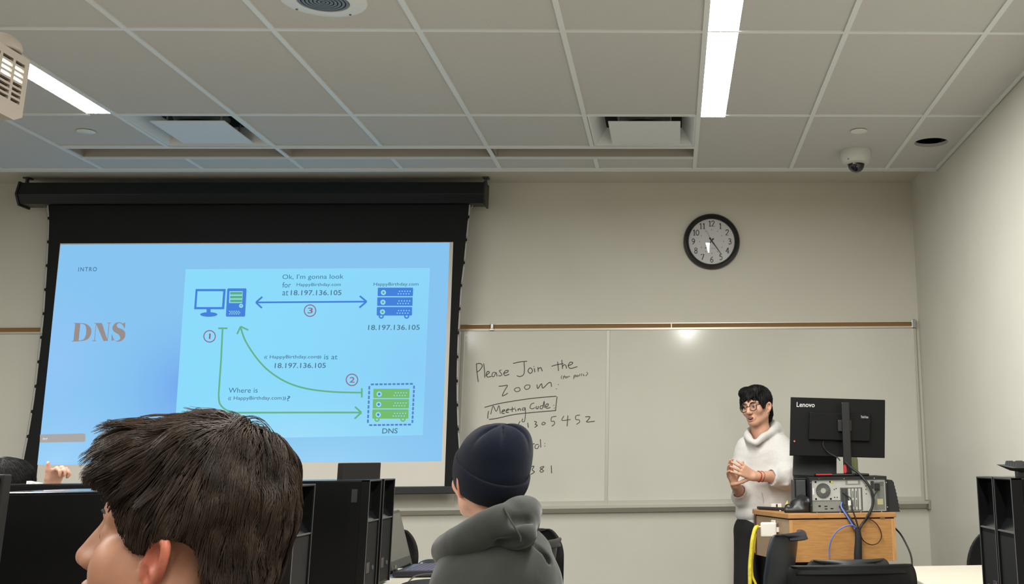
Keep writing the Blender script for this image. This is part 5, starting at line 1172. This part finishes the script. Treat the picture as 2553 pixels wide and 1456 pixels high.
# hair
hairk = mat('black hair', (12, 11, 12), .55, spec=.25, noise=.3, nscale=40, stretch=(6, 6, 1))
g = SDF(HO-np.array([.14, .14, .14]), HO+np.array([.14, .14, .16]), .003)
def HE(c, r, k=.01, op='add'): g.ell(HL(*c), np.array(r)*HS, k, HR, op)
HE((0, -.018, .045), (.091, .107, .092)); HE((-.03, .045, .098), (.05, .045, .035), .02); HE((.035, .045, .094), (.045, .045, .035), .02)
HE((0, -.075, -.035), (.062, .045, .075), .02)
HE((0, .125, -.02), (.072, .07, .092), .006, 'sub'); HE((0, .06, -.085), (.12, .085, .062), .01, 'sub')
for q in (-1, 1): HE((q*.082, .012, -.022), (.03, .036, .035), .006, 'sub'); HE((q*.072, .045, .028), (.014, .018, .045), .01)
HE((.012, .035, .146), (.014, .06, .018), .012, 'sub')
for k in range(9):
    x = -.055+k*.0135; g.cap(HL(x, .075, .085), HL(x*1.08-.004, .098-abs(x)*.35, .050-.012*math.sin(k*2.1)), .010, .003, .006)
def grooves(X, Y, Z):
    x = (X-HO[0])*HR[0, 0]+(Y-HO[1])*HR[1, 0]+(Z-HO[2])*HR[2, 0]; return np.sin(x*420+3*np.sin(Z*60))*.5+np.sin((Y+X)*260+Z*40)*.5
g.noise(.0016, 1, 0, grooves); PRH = (g, g.build('hair', hairk, PRS, 1))
# glasses
gl = mat('spectacle frame', (24, 16, 15), .3)
fr_ = None
for q in (-1, 1):
    c = HL(q*.0335, .106, -.001); x, f, z = HR[:, 0], HR[:, 1], HR[:, 2]
    P = [c+HS*(.0265*math.cos(a)*x*(1)+.0235*math.sin(a)*z)-f*HS*.004*abs(math.cos(a)) for a in [k*math.pi/16 for k in range(33)]]
    o = MB().tube(P, .0021, 8, cap=False).build('glasses_rim', gl, PRS, True)
    MB().add(P[:-1], [tuple(range(32))]).build('lens', glass('lens glass', fac=.06), o)
    MB().tube([HL(q*.059, .103, .006), HL(q*.074, .085, .008), HL(q*.080, .0, .006), HL(q*.079, -.015, -.004)], .0019, 8).build('glasses_temple', gl, PRS, True)
MB().tube(catmull([HL(-.008, .108, .004), HL(0, .1115, .0065), HL(.008, .108, .004)], 4), .002, 8).build('glasses_bridge', gl, PRS, True)
# bracelets and ear stud
wd = (WRL-ELL)/np.linalg.norm(WRL-ELL)
for t_, r, m in ((.030, .0285, 'bracelet red'), (.050, .0295, 'bracelet dark red')):
    c = WRL-wd*t_; a = np.cross(wd, (0, 0, 1)); a /= np.linalg.norm(a); b_ = np.cross(wd, a)
    MB().tube([c+r*(math.cos(k*math.pi/12)*a+math.sin(k*math.pi/12)*b_)+wd*.003*math.sin(k*.8) for k in range(25)], .0034 if t_ < .04 else .0016, 8, cap=False).build('bracelet', mat(m, (168, 52, 34) if t_ < .04 else (140, 40, 36), .5), PRS, True)
MB().lathe([(0, -.012), (.003, -.006), (.0025, .002), (0, .004)], HL(-.082, .0, -.047), n=12).build('earring', chrome, PRS, True)

# ---------------------------------------------------------------- seated figures
def seated(t, hipc, yaw, shoulder_z, top, trousers, m_top, m_tr, arms=True, shw=.19, bulk=1.0, h=.006, nz=None, legs=True):
    """clothes of someone on a chair; hipc = (x, y), yaw = direction they face; returns local->world"""
    c, s_ = math.cos(yaw), math.sin(yaw); W = lambda r, f, z: np.array([hipc[0]+f*c+r*s_, hipc[1]+f*s_-r*c, z])
    R = frame_of((c, s_, 0)); sz = .46
    if arms is not None:
        g = SDF(W(0, 0, 0)-np.array([.55, .55, -(sz-.02)]), W(0, 0, 0)+np.array([.55, .55, shoulder_z+.10]), h)
        g.ell(W(0, 0, sz+.12), (.165*bulk, .125*bulk, .15), .03, R); g.ell(W(0, -.01, sz+.30), (.165*bulk, .12*bulk, .17), .05, R); g.ell(W(0, 0.01, shoulder_z-.10), (.18*bulk, .115*bulk, .12), .05, R)
        g.cap(W(-shw+.04, 0, shoulder_z-.045), W(shw-.04, 0, shoulder_z-.045), .06*bulk, .06*bulk, .04)
        for q in (-1, 1):
            P = [W(q*(shw-.01), 0, shoulder_z-.06), W(q*(shw+.04), .03, shoulder_z-.30), W(q*(shw-.02), .24, sz+.24)]
            g.chain(P, [.062*bulk, .056*bulk, .045*bulk], .03)
        g.cap(W(0, 0, shoulder_z-.03), W(0, .01, shoulder_z+.03), .066, .062, .03)
        if nz: g.noise(nz, 26, 8)
        g.cap(W(0, .02, shoulder_z-.02), W(0, .03, shoulder_z+.09), .054, .056, .01, 'sub')
        g.build(top, m_top, t, 2)
    if legs:
        g = SDF(W(0, 0, 0)-np.array([.62, .62, -.05]), W(0, 0, 0)+np.array([.62, .62, sz+.14]), .009)
        g.ell(W(0, 0, sz+.09), (.16, .13, .085), .03, R)
        for q in (-1, 1): g.chain([W(q*.085, 0, sz+.08), W(q*.11, .40, sz+.07), W(q*.11, .42, .09)], [.078, .068, .058], .03)
        g.half(W(0, 0, sz), (0, 0, -1)) if False else None
        g.build(trousers, m_tr, t, 1)
        for q in (-1, 1):
            g = SDF(W(q*.11, .46, .06)-np.array([.17, .17, .07]), W(q*.11, .46, .06)+np.array([.17, .17, .08]), .006); g.cap(W(q*.11, .42, .055), W(q*.115, .55, .04), .046, .038, .01); g.half((0, 0, 0), (0, 0, -1)); g.build('shoe', shm, t, 1)
    return W, R
def inner(g, W, shoulder_z, hb=.46):     # the part of a body hidden by clothes
    g.chain([W(0, 0, shoulder_z+.02), W(0, 0, shoulder_z-.2), W(0, 0, hb+.12)], [.055, .09, .10], .03); g.cap(W(-.14, 0, shoulder_z-.05), W(.14, 0, shoulder_z-.05), .042, .042, .03)
    for q in (-1, 1): g.chain([W(q*.085, 0, hb+.08), W(q*.11, .40, hb+.07), W(q*.11, .42, .09)], [.06, .05, .045], .03)

# ---- person in the navy beanie
BP = thing('person', 'person in a dark navy beanie and grey hoodie seen from behind at the left table', 'person', (-.42, 3.2, 0))
BO = at(1214, 1192, 3.16); BS = .98; yaw = math.radians(118)
BF = np.array([-.66, .75, .16]); BRt = frame_of(BF, math.radians(4))
hip = (-.40, 3.02); shz = .93
nb = at(1262, 1300, 3.15)
skin2 = mat('skin fair', (214, 164, 142), .5, spec=.4, noise=.07, nscale=45, bump=.06, bscale=900)
c_, s_ = math.cos(yaw), math.sin(yaw); BWf = lambda r, f, z: np.array([hip[0]+f*c_+r*s_, hip[1]+f*s_-r*c_, z])
g = SDF((-.86, 2.72, -.0), (-.12, 3.60, 1.34), .0038)
BL = head(g, BO, BRt, BS, [at(1228, 1262, 3.16), at(1250, 1310, 3.15)], ear=1., neck_r=.056)
g.chain([at(1250, 1310, 3.15), at(1262, 1400, 3.12), BWf(0, 0, .60)], [.058, .075, .10], .03); g.cap(at(1205, 1435, 3.06), at(1325, 1412, 3.18), .034, .034, .03)
for q in (-1, 1): g.chain([BWf(q*.085, 0, .54), BWf(q*.11, .40, .53), BWf(q*.11, .42, .09)], [.06, .05, .045], .03)
g.build('body', [skin2, lipm, mouthm, mat('ear rose', (206, 132, 112), .5)], BP, 1, sel=mouth_sel(BO, BRt, BS, 0, True))
eyes(BL, BRt, BS, BP)
# beanie
navy = mat('navy knit', (11, 16, 30), .95, spec=.12, noise=.2, nscale=500, bump=.6, bscale=800, sheen=.08)
g = SDF(BO-np.array([.17, .17, .12]), BO+np.array([.17, .17, .20]), .0032)
def BE(c, r, k=.01, op='add'): g.ell(BL(*c), np.array(r)*BS, k, BRt, op)
BE((0, -.018, .045), (.089, .110, .090)); BE((0, -.026, .030), (.0895, .1125, .090), .01); BE((0, -.035, .088), (.074, .082, .056), .03); BE((.0, -.070, .084), (.066, .055, .058), .03); g.ell(at(1288, 1096, 3.12), (.036, .045, .036), .035); g.ell(at(1228, 1099, 3.13), (.040, .05, .036), .03); g.ell(at(1293, 1140, 3.13), (.030, .05, .05), .03)
# gathers at the crown
def gather(X, Y, Z):
    l = [(X-BO[0])*BRt[0, i]+(Y-BO[1])*BRt[1, i]+(Z-BO[2])*BRt[2, i] for i in range(3)]
    a = np.arctan2(l[1]+.062, l[0]); r = np.hypot(l[0], l[1]+.062); m = np.clip((l[2]-.075)/.07, 0, 1)*np.clip(r/.02, 0, 1)*np.clip((.10-r)/.06, 0, 1)
    return m*(1-np.abs(np.cos(2.5*a+.5)))**3-.6*m*np.clip(1-r/.03, 0, 1)*0
g.noise(.013, 1, 0, gather)
zc = lambda x, y: .030+.34*y          # the cuff sits higher in front
R0 = BRt
def cutn(zoff, dirn):
    n_ = R0@np.array([0, -.36, 1.0]); n_ /= np.linalg.norm(n_); p = BL(0, 0, zoff); g.half(p, n_*dirn)
g.noise(.003, 30, 9); cutn(.004, -1)
g.build('beanie', navy, BP, 1)
g = SDF(BO-np.array([.17, .17, .14]), BO+np.array([.17, .17, .14]), .0032)
BE((0, -.020, .030), (.0985, .1185, .102)); BE((0, -.02, .008), (.0965, .117, .094), .01); g.noise(.002, 45, 2); cutn(.050, 1); cutn(-.031, -1)
BE((0, -.018, .03), (.083, .103, .096), .003, 'sub'); g.build('beanie_cuff', navy, BP, 2)
# short hair at the nape
g = SDF(BO-np.array([.14, .14, .12]), BO+np.array([.14, .14, .08]), .003); BE((0, -.032, -.005), (.073, .083, .058)); BE((0, .02, -.03), (.10, .085, .10), .004, 'sub'); cutn(-.052, -1); g.build('hair', mat('nape hair', (62, 44, 36), .7, noise=.4, nscale=200), BP, 1)
# hoodie
hg = mat('washed black hoodie', (45, 46, 43), .92, spec=.2, noise=.25, nscale=9, bump=.3, bscale=500, sheen=.2)
seated(BP, hip, yaw, shz, 'hoodie', 'trousers', hg, mat('dark jeans', (38, 42, 52), .8), arms=None)
def at3(x, y, Y=3.1): return at(x, y, Y)
g = SDF((-.80, 2.66, .44), (-.08, 3.60, 1.20), .0042); TR_ = frame_of((c_, s_, 0))
g.ell(BWf(0, 0, .60), (.185, .145, .16), .03, TR_); g.ell(at3(1236, 1520, 3.08), (.172, .14, .20), .05, TR_); g.ell(at3(1240, 1440, 3.10), (.150, .125, .115), .05, TR_)
g.cap(at3(1185, 1448, 3.04), at3(1310, 1398, 3.20), .056, .055, .05); g.ell(at3(1285, 1370, 3.14), (.070, .08, .06), .05)
LS, RS = at3(1158, 1482, 3.02), at3(1326, 1424, 3.22)
g.chain([LS, at3(1138, 1580, 3.04), BWf(-.13, .20, .66)], [.072, .064, .05], .035); g.chain([RS, at3(1336, 1540, 3.26), BWf(.11, .22, .66)], [.058, .056, .048], .03)
g.noise(.008, 18, 21, folds(19, 21, .6)); g.noise(.003, 45, 31); g.noise(.0016, 80, 3)
g.chain([at3(1330, 1352, 3.05), at3(1358, 1400, 3.06), at3(1368, 1456, 3.08)], [.006, .009, .006], .014, 'sub'); g.chain([at3(1350, 1390, 3.0), at3(1340, 1430, 2.98), at3(1345, 1470, 2.98)], [.005, .007, .005], .014, 'sub')
g.build('hoodie', hg, BP, 2)
# the hood lying round the neck
g = SDF((-.72, 2.86, .88), (-.20, 3.45, 1.20), .0036)
roll = catmull([at3(1108, 1374, 3.10), at3(1140, 1358, 3.03), at3(1195, 1328, 2.99), at3(1250, 1296, 2.99), at3(1296, 1274, 3.05)], 6); nr = len(roll)
g.chain(roll, [.024+.012*math.sin(math.pi*min(1, (k+4)/nr)) for k in range(nr)], .02)
g.chain([at3(1108, 1368, 3.10), at3(1118, 1384, 3.10), at3(1165, 1372, 3.06), at3(1210, 1352, 3.03)], [.022, .020, .020, .018], .02)
g.chain(catmull([at3(1290, 1276, 3.03), at3(1312, 1274, 3.10), at3(1316, 1280, 3.2), at3(1296, 1285, 3.3), at3(1256, 1300, 3.34), at3(1210, 1330, 3.33)], 4), .031, .02)
g.ell(at3(1312, 1300, 3.06), (.036, .05, .044), .025); g.ell(at3(1288, 1330, 3.0), (.052, .045, .040), .03); g.ell(at3(1320, 1314, 3.1), (.022, .05, .034), .02)
g.noise(.0035, 30, 17)
g.chain([at3(1252, 1268, 2.955), at3(1268, 1290, 2.945), at3(1284, 1318, 2.945)], [.004, .005, .004], .008, 'sub'); g.cap(at3(1283, 1300, 2.97), at3(1312, 1300, 3.0), .010, .008, .022, 'sub'); g.cap(at3(1245, 1352, 2.97), at3(1290, 1352, 2.96), .008, .012, .02, 'sub')
g.cap(BL(0, -.02, -.05), at3(1254, 1320, 3.17), .058, .064, .01, 'sub'); g.noise(.0010, 90, 4)
g.build('hood', hg, BP, 2)
g = SDF((-.2, 2.9, .9), (-.19, 2.91, .91), .01); g = None
MB().tube(catmull([at3(1256, 1266, 2.965), at3(1268, 1288, 2.955), at3(1283, 1314, 2.945), at3(1297, 1338, 2.945), at3(1298, 1350, 2.945)], 5), .0022, 6).build('hood_seam', mat('hoodie dark seam', (44, 44, 42), .9), BP, True)
MB().tube(catmull([at3(1085, 1450, 3.0), at3(1110, 1440, 2.965), at3(1150, 1437, 2.945), at3(1180, 1446, 2.94), at3(1200, 1470, 2.94)], 5), .002, 6).build('shoulder_seam', mat('hoodie dark seam', (44, 44, 42)), BP, True) if False else None
chair('black plastic chair under the person in the navy beanie', hip[0]+.02, hip[1]-.04, yaw-math.pi/2, blk, top=.80, wid=.44, rc=.1, lip=.01, lean=.02)
# ---- big-haired person in the left foreground
FP = thing('person', 'person with thick tousled dark brown hair filling the lower left foreground, facing left', 'person', (-.52, 1.26, 0))
th = math.radians(-3); FF = np.array([-math.cos(th), math.sin(th), .17]); FR = frame_of(FF, math.radians(0)); FS = 1.0
ear_w = at(402, 1404, 1.42); FO = ear_w-FR@np.array([-.080, -.006, -.014])
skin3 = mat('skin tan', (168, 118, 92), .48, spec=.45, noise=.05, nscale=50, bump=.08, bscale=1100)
fyaw = math.atan2(FF[1], FF[0]); fhip = (-.60, 1.53); fsh = .955
fc, fs_ = math.cos(fyaw), math.sin(fyaw); FW = lambda r, f, z: np.array([fhip[0]+f*fc+r*fs_, fhip[1]+f*fs_-r*fc, z])
g = SDF(FO-np.array([.16, .16, .24]), FO+np.array([.15, .15, .14]), .0024)
FL = head(g, FO, FR, FS, [FW(0, -.03, fsh+.03), FW(0, -.02, fsh-.06)], ear=1., neck_r=.058)
def FE(c, r, k=.01, op='add'): g.ell(FL(*c), np.array(r), k, FR, op)
FE((0, .046, .040), (.058, .052, .045), .02); FE((0, .060, -.02), (.030, .040, .030), .02); FE((-.052, .045, -.045), (.02, .03, .03), .03)
V1, Q1 = g.mesh()
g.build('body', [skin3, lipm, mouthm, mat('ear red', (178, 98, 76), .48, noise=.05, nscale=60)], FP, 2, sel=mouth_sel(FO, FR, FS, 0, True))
eyes(FL, FR, FS, FP, False)
MB().lathe([(.0022, 0), (.0016, .0008), (0, .001)], FL(-.0655, .052, .012), 'y', 10).build('mole', mat('mole', (120, 76, 58), .6), FP, True)
seated(FP, fhip, fyaw, fsh, 'tee_shirt', 'trousers', mat('navy tee', (26, 30, 44), .9, bump=.2, bscale=500), mat('dark jeans', (38, 42, 52)), nz=.003, h=.008)
chair('black plastic chair under the big-haired person, below the lower edge of the photo', fhip[0], fhip[1]-.0, fyaw-math.pi/2, blk, top=.80, wid=.44, rc=.1, lip=.01, lean=.02)
# hair: a dark under-layer that follows the hairline, then thousands of strands over it
hairb = mat('hair underlayer', (20, 16, 13), .9, spec=.1)
hs1 = mat('brown hair', (56, 44, 36), .45, spec=.25, noise=.45, nscale=35)
ZY = np.array([-.16, -.10, -.07, -.058, -.048, -.0416, -.028, -.014, -.002, .006, .0133, .022, .031, .044, .058, .0786, .102, .16])
ZZ = np.array([-.16, -.13, -.10, -.050, -.011, .002, .012, .014, .012, .006, -.006, -.012, -.010, -.002, .012, .038, .058, .056])
H0, H1 = FO-np.array([.19, .19, .17]), FO+np.array([.17, .17, .19])
g = SDF(H0, H1, .0032)
FE((0, -.012, .060), (.088, .106, .100)); FE((0, .060, .088), (.068, .050, .046), .03); FE((0, -.062, -.02), (.068, .055, .085), .02)
FE((0, .0, .02), (.0805, .06, .05), .02); FE((0, .090, .080), (.050, .022, .032), .02)
X, Y, Z = np.meshgrid(*g.ax, indexing='ij')
lx_ = (X-FO[0])*FR[0, 0]+(Y-FO[1])*FR[1, 0]+(Z-FO[2])*FR[2, 0]; ly_ = (X-FO[0])*FR[0, 1]+(Y-FO[1])*FR[1, 1]+(Z-FO[2])*FR[2, 1]; lz_ = (X-FO[0])*FR[0, 2]+(Y-FO[1])*FR[1, 2]+(Z-FO[2])*FR[2, 2]
lowcut = (np.interp(ly_, ZY, ZZ)-lz_)*.7
g.F = np.maximum(g.F, lowcut.astype(np.float32))
g.F += (.0055*pn(lx_*1, ly_*1, lz_*1, 55, 6)+.0035*pn(lx_, ly_, lz_, 110, 2)).astype(np.float32)
Fh = g.F.copy()
hair = g.build('hair', hairb, FP, 1)
# strand growth on the field
gr = np.stack(np.gradient(Fh, g.h), -1)
def samp(A, p):
    q = np.clip((p-g.lo)/g.h, 0, np.array(Fh.shape)-1.001); i = q.astype(int); f = q-i; out = 0
    for a in (0, 1):
        for b in (0, 1):
            for c in (0, 1):
                w_ = (f[:, 0] if a else 1-f[:, 0])*(f[:, 1] if b else 1-f[:, 1])*(f[:, 2] if c else 1-f[:, 2])
                v = A[i[:, 0]+a, i[:, 1]+b, i[:, 2]+c]; out = out+(v*w_[:, None] if v.ndim == 2 else v*w_)
    return out
Vh = np.zeros(len(hair.data.vertices)*3); hair.data.vertices.foreach_get('co', Vh); Vh = Vh.reshape(-1, 3)
lp_ = (Vh-FO)@FR; ok = lp_[:, 2] > np.interp(lp_[:, 1], ZY, ZZ)+.004; Vh = Vh[ok]
NC, PER, NS = 680, 26, 10
ci = RNG.choice(len(Vh), NC); C0 = Vh[ci]
def flow(p, tw):
    l = (p-FO)@FR; crown = np.array([.005, -.045, .162]); d = l-crown; d[:, 2] *= .8
    d /= np.linalg.norm(d, axis=1)[:, None]+1e-6
    side = np.clip(np.abs(l[:, 0])/.09, 0, 1); front = np.clip(l[:, 1]/.08, 0, 1)
    d[:, 2] -= .55*side+.15; d[:, 1] += .55*front*(l[:, 2] > .05); d[:, 0] += tw*.6; d[:, 1] += tw*.35*np.sin(l[:, 0]*40)
    d[:, 1] -= .5*(l[:, 1] < -.02)*side*.5
    return (d/np.linalg.norm(d, axis=1)[:, None])@FR.T
def grow(P, L_, off, tw, lift):
    path = [P]; p = P.copy(); n_ = samp(gr, p); n_ /= np.linalg.norm(n_, axis=1)[:, None]+1e-6; t = flow(p, tw)
    alive = np.ones(len(p), bool)
    for k in range(NS):
        s_ = (k+1)/NS; t = .55*t+.45*flow(p, tw*np.cos(k*.9)); n_ = samp(gr, p); n_ /= np.linalg.norm(n_, axis=1)[:, None]+1e-6
        t -= n_*(t*n_).sum(1)[:, None]*.9; t /= np.linalg.norm(t, axis=1)[:, None]
        q = p+t*(L_/NS)[:, None]; d = samp(Fh, q); q = q-n_*((d-(off*min(1, s_*3)+lift*s_*s_)))[:, None]*.8
        l = (q-FO)@FR; alive &= l[:, 2] > np.interp(l[:, 1], ZY, ZZ)-.001-.008*(l[:, 1] > .10)
        p = np.where(alive[:, None], q, p); path.append(p.copy())
    return np.stack(path, 1)
Lc_ = RNG.uniform(.045, .085, NC); offc = RNG.uniform(.001, .010, NC); twc = RNG.normal(0, .75, NC); lf = np.abs(RNG.normal(0, .006, NC))*np.where((C0-FO)@FR[:, 1] < -.02, .35, 1.)
lpc = (C0-FO)@FR; frontc = (lpc[:, 1] > .05) & (lpc[:, 2] > .07); lf[frontc] += .008; offc[lpc[:, 2] < .02] *= .4; Lc_[lpc[:, 2] < .03] *= .6
rep = np.repeat(np.arange(NC), PER); jit = RNG.normal(0, 1, (NC*PER, 3))*np.array([.0048, .0048, .0048])
P0 = C0[rep]+jit; dd = samp(Fh, P0); nn = samp(gr, P0); nn /= np.linalg.norm(nn, axis=1)[:, None]+1e-6; P0 = P0-nn*dd[:, None]
l0 = (P0-FO)@FR; kk = l0[:, 2] > np.interp(l0[:, 1], ZY, ZZ)-.001
paths = grow(P0[kk], (Lc_[rep]*RNG.uniform(.75, 1.1, len(rep)))[kk], (offc[rep]+RNG.uniform(-.0008, .0015, len(rep)))[kk], (twc[rep]+RNG.normal(0, .06, len(rep)))[kk], (lf[rep]*RNG.uniform(.7, 1.3, len(rep)))[kk])
# pull each lock together towards its tip
rk = rep[kk]; cen = np.zeros((NC, NS+1, 3)); cn = np.bincount(rk, minlength=NC); np.add.at(cen, rk, paths); cen /= np.maximum(cn, 1)[:, None, None]
wgt = (np.linspace(0, 1, NS+1)**1.3*.55)[None, :, None]; paths = paths*(1-wgt)+cen[rk]*wgt
def strand_mesh(name, paths, r0, r1, m, parent):
    n, k, _ = paths.shape; T = np.gradient(paths, axis=1); T /= np.linalg.norm(T, axis=2)[:, :, None]+1e-9
    A = np.cross(T, np.array([.31, .52, .79])); A /= np.linalg.norm(A, axis=2)[:, :, None]+1e-9; B = np.cross(T, A)
    r = np.linspace(r0, r1, k)[None, :, None]; V = np.stack([paths+r*(math.cos(a)*A+math.sin(a)*B) for a in (0, 2.094, 4.189)], 2).reshape(-1, 3)
    base = (np.arange(n)[:, None]*k+np.arange(k-1)[None, :])[..., None]*3; Qs = []
    for a in range(3):
        b = (a+1) % 3; Qs.append(np.concatenate([base+a, base+b, base+3+b, base+3+a], -1).reshape(-1, 4))
    Q = np.concatenate(Qs).astype(np.int32); me = bpy.data.meshes.new(name); me.vertices.add(len(V)); me.vertices.foreach_set('co', V.ravel())
    me.loops.add(Q.size); me.loops.foreach_set('vertex_index', Q.ravel()); me.polygons.add(len(Q)); me.polygons.foreach_set('loop_start', np.arange(0, Q.size, 4, dtype=np.int32)); me.polygons.foreach_set('loop_total', np.full(len(Q), 4, np.int32))
    me.materials.append(m); me.update(calc_edges=True); return link(name, me, parent, 'full')
o = strand_mesh('hair_strands', paths, .00062, .00022, hs1, hair); o['kind'] = 'stuff'
def shell_strands(g_, ob, crown, o_, R_, n, L, m, off, seed=3, keep=None):
    rg = np.random.default_rng(seed); V = np.zeros(len(ob.data.vertices)*3); ob.data.vertices.foreach_get('co', V); V = V.reshape(-1, 3)
    if keep is not None: V = V[keep((V-o_)@R_)]
    Fg = g_.F; G = np.stack(np.gradient(Fg, g_.h), -1); p = V[rg.integers(0, len(V), n)]+rg.normal(0, .002, (n, 3)); tw = rg.normal(0, .25, (n, 3))
    def sm(A, q): i = np.clip(np.rint((q-g_.lo)/g_.h).astype(int), 0, np.array(Fg.shape)-1); return A[i[:, 0], i[:, 1], i[:, 2]]
    path = []; k_ = 7; Ls = L*rg.uniform(.6, 1.1, n)
    for s_ in range(k_):
        nn = sm(G, p); nn /= np.linalg.norm(nn, axis=1)[:, None]+1e-6; p = p-nn*(sm(Fg, p)-off*rg.uniform(.5, 1., n)*min(1, s_/2))[:, None]*.7; path.append(p.copy())
        t = p-crown(p)+tw*.05; t /= np.linalg.norm(t, axis=1)[:, None]+1e-6; t[:, 2] -= .35; t -= nn*(t*nn).sum(1)[:, None]; t /= np.linalg.norm(t, axis=1)[:, None]+1e-6; p = p+t*(Ls/k_)[:, None]
    o2 = strand_mesh('hair_strands', np.stack(path, 1), .0009, .0004, m, ob); o2['kind'] = 'stuff'; return o2
gp_, hp_ = PRH
shell_strands(gp_, hp_, lambda p: HL(-.004, -.03, .14)[None, :], HO, HR, 2600, .05, mat('black hair strand', (20, 18, 19), .45, spec=.35), .003, keep=lambda l: ~((l[:, 1] > .045) & (l[:, 2] < .045)))
# loose curls standing off the outline
cur = [[(497, 1040), (483, 1026), (492, 1018), (508, 1022), (522, 1042)], [(520, 1040), (508, 1024), (498, 1028), (490, 1036)], [(540, 1045), (545, 1030), (560, 1027), (570, 1042)], [(430, 1045), (440, 1034), (462, 1032), (480, 1040)],
       [(596, 1060), (604, 1042), (630, 1036), (662, 1050), (683, 1080), (688, 1100)], [(600, 1062), (612, 1046), (640, 1044), (668, 1062), (684, 1092)], [(610, 1066), (625, 1052), (650, 1056), (676, 1080), (690, 1112)], [(300, 1086), (280, 1090), (262, 1098)],
       [(330, 1070), (318, 1078), (300, 1086), (280, 1092)], [(660, 1075), (676, 1090), (690, 1108)], [(560, 1042), (552, 1030), (545, 1028), (538, 1040)]]
pc2 = []
for c in cur:
    for e in range(3 if len(c) > 3 else 1):
        Yc = 1.48+RNG.normal(0, .004); P = np.array(catmull([at(x+RNG.normal(0, 1.5), y+RNG.normal(0, 1.5), Yc) for x, y in c], 8)); ii = np.linspace(0, len(P)-1, NS+1); lo_ = np.floor(ii).astype(int); hi_ = np.minimum(lo_+1, len(P)-1); pc2.append(P[lo_]*(1-(ii-lo_))[:, None]+P[hi_]*(ii-lo_)[:, None])
o = strand_mesh('loose_curls', np.array(pc2), .0006, .0002, hs1, hair); o['kind'] = 'stuff'

# ---- dark-haired person behind the left towers, hand raised
QP = thing('person', 'dark-haired person mostly hidden behind the left monitor and towers, one loosely closed hand raised', 'person', (-2.66, 4.74, 0))
QO = at(22, 1225, 4.72); QR = frame_of((.55, .83, 0)); QS = .96; qh = (-2.66, 4.74)
qy = math.radians(60); qc, qs = math.cos(qy), math.sin(qy); QW = lambda r, f, z: np.array([qh[0]+f*qc+r*qs, qh[1]+f*qs-r*qc, z])
g = SDF((-3.15, 4.3, 0), (-2.05, 5.45, 1.32), .0056)
QL = head(g, QO, QR, QS, [QO+np.array([0, -.03, -.15]), QO+np.array([0, -.02, -.22])], ear=1.)
inner(g, QW, QO[2]-.21)
QSh = QW(-.10, .02, QO[2]-.27); qw = at(122, 1230, 4.45); qe = np.array([-2.28, 4.62, .84])
g.chain([QSh, qe, qw], [.045, .04, .026], .02); hand(g, qw, (.30, -.1, .95), (.9, -.35, -.1), -1, .95, (.95, 1.0, 1.05, 1.1), .06, (1.0, .30, -.12), .0)
g.build('body', [skin2, lipm, mouthm], QP, 1, sel=mouth_sel(QO, QR, QS))
g = SDF(QO-np.array([.15, .15, .12]), QO+np.array([.15, .15, .17]), .004)
def QE(c, r, k=.01, op='add'): g.ell(QL(*c), np.array(r)*QS, k, QR, op)
QE((0, -.018, .04), (.091, .108, .094)); QE((0, -.07, -.03), (.065, .05, .07), .02); QE((0, .10, -.03), (.09, .06, .09), .006, 'sub')
g.noise(.004, 60, 3); gq = g; hq = g.build('hair', mat('dark hair', (16, 14, 14), .6, spec=.2), QP, 1); shell_strands(gq, hq, lambda p: QL(0, -.05, .13)[None, :], QO, QR, 2600, .06, mat('dark hair strand', (30, 26, 26), .45, spec=.3), .004)
seated(QP, qh, qy, QO[2]-.21, 'sweater', 'trousers', mat('dark sweater', (40, 42, 46), .9), mat('dark jeans', (38, 42, 52)), shw=.17, h=.009)
chair('black plastic chair under the dark-haired person behind the left towers', qh[0], qh[1], qy-math.pi/2, blk, top=.80, wid=.44, rc=.1, lip=.01, lean=.02)
b = MB(); p = at(78, 1205, 4.27); b.hexa([(p[0]-.012, 4.26, TZ+TH), (p[0]+.03, 4.26, TZ+TH), (p[0]-.012, 4.29, TZ+TH), (p[0]+.03, 4.29, TZ+TH), (p[0]-.012, 4.26, TZ+TH+.010), (p[0]+.03, 4.26, TZ+TH+.002), (p[0]-.012, 4.29, TZ+TH+.010), (p[0]+.03, 4.29, TZ+TH+.002)])
tag(b.build('paper_corner', mat('paper white', (226, 224, 218)), None), 'small white folded paper on the tower below the raised hand', 'paper')
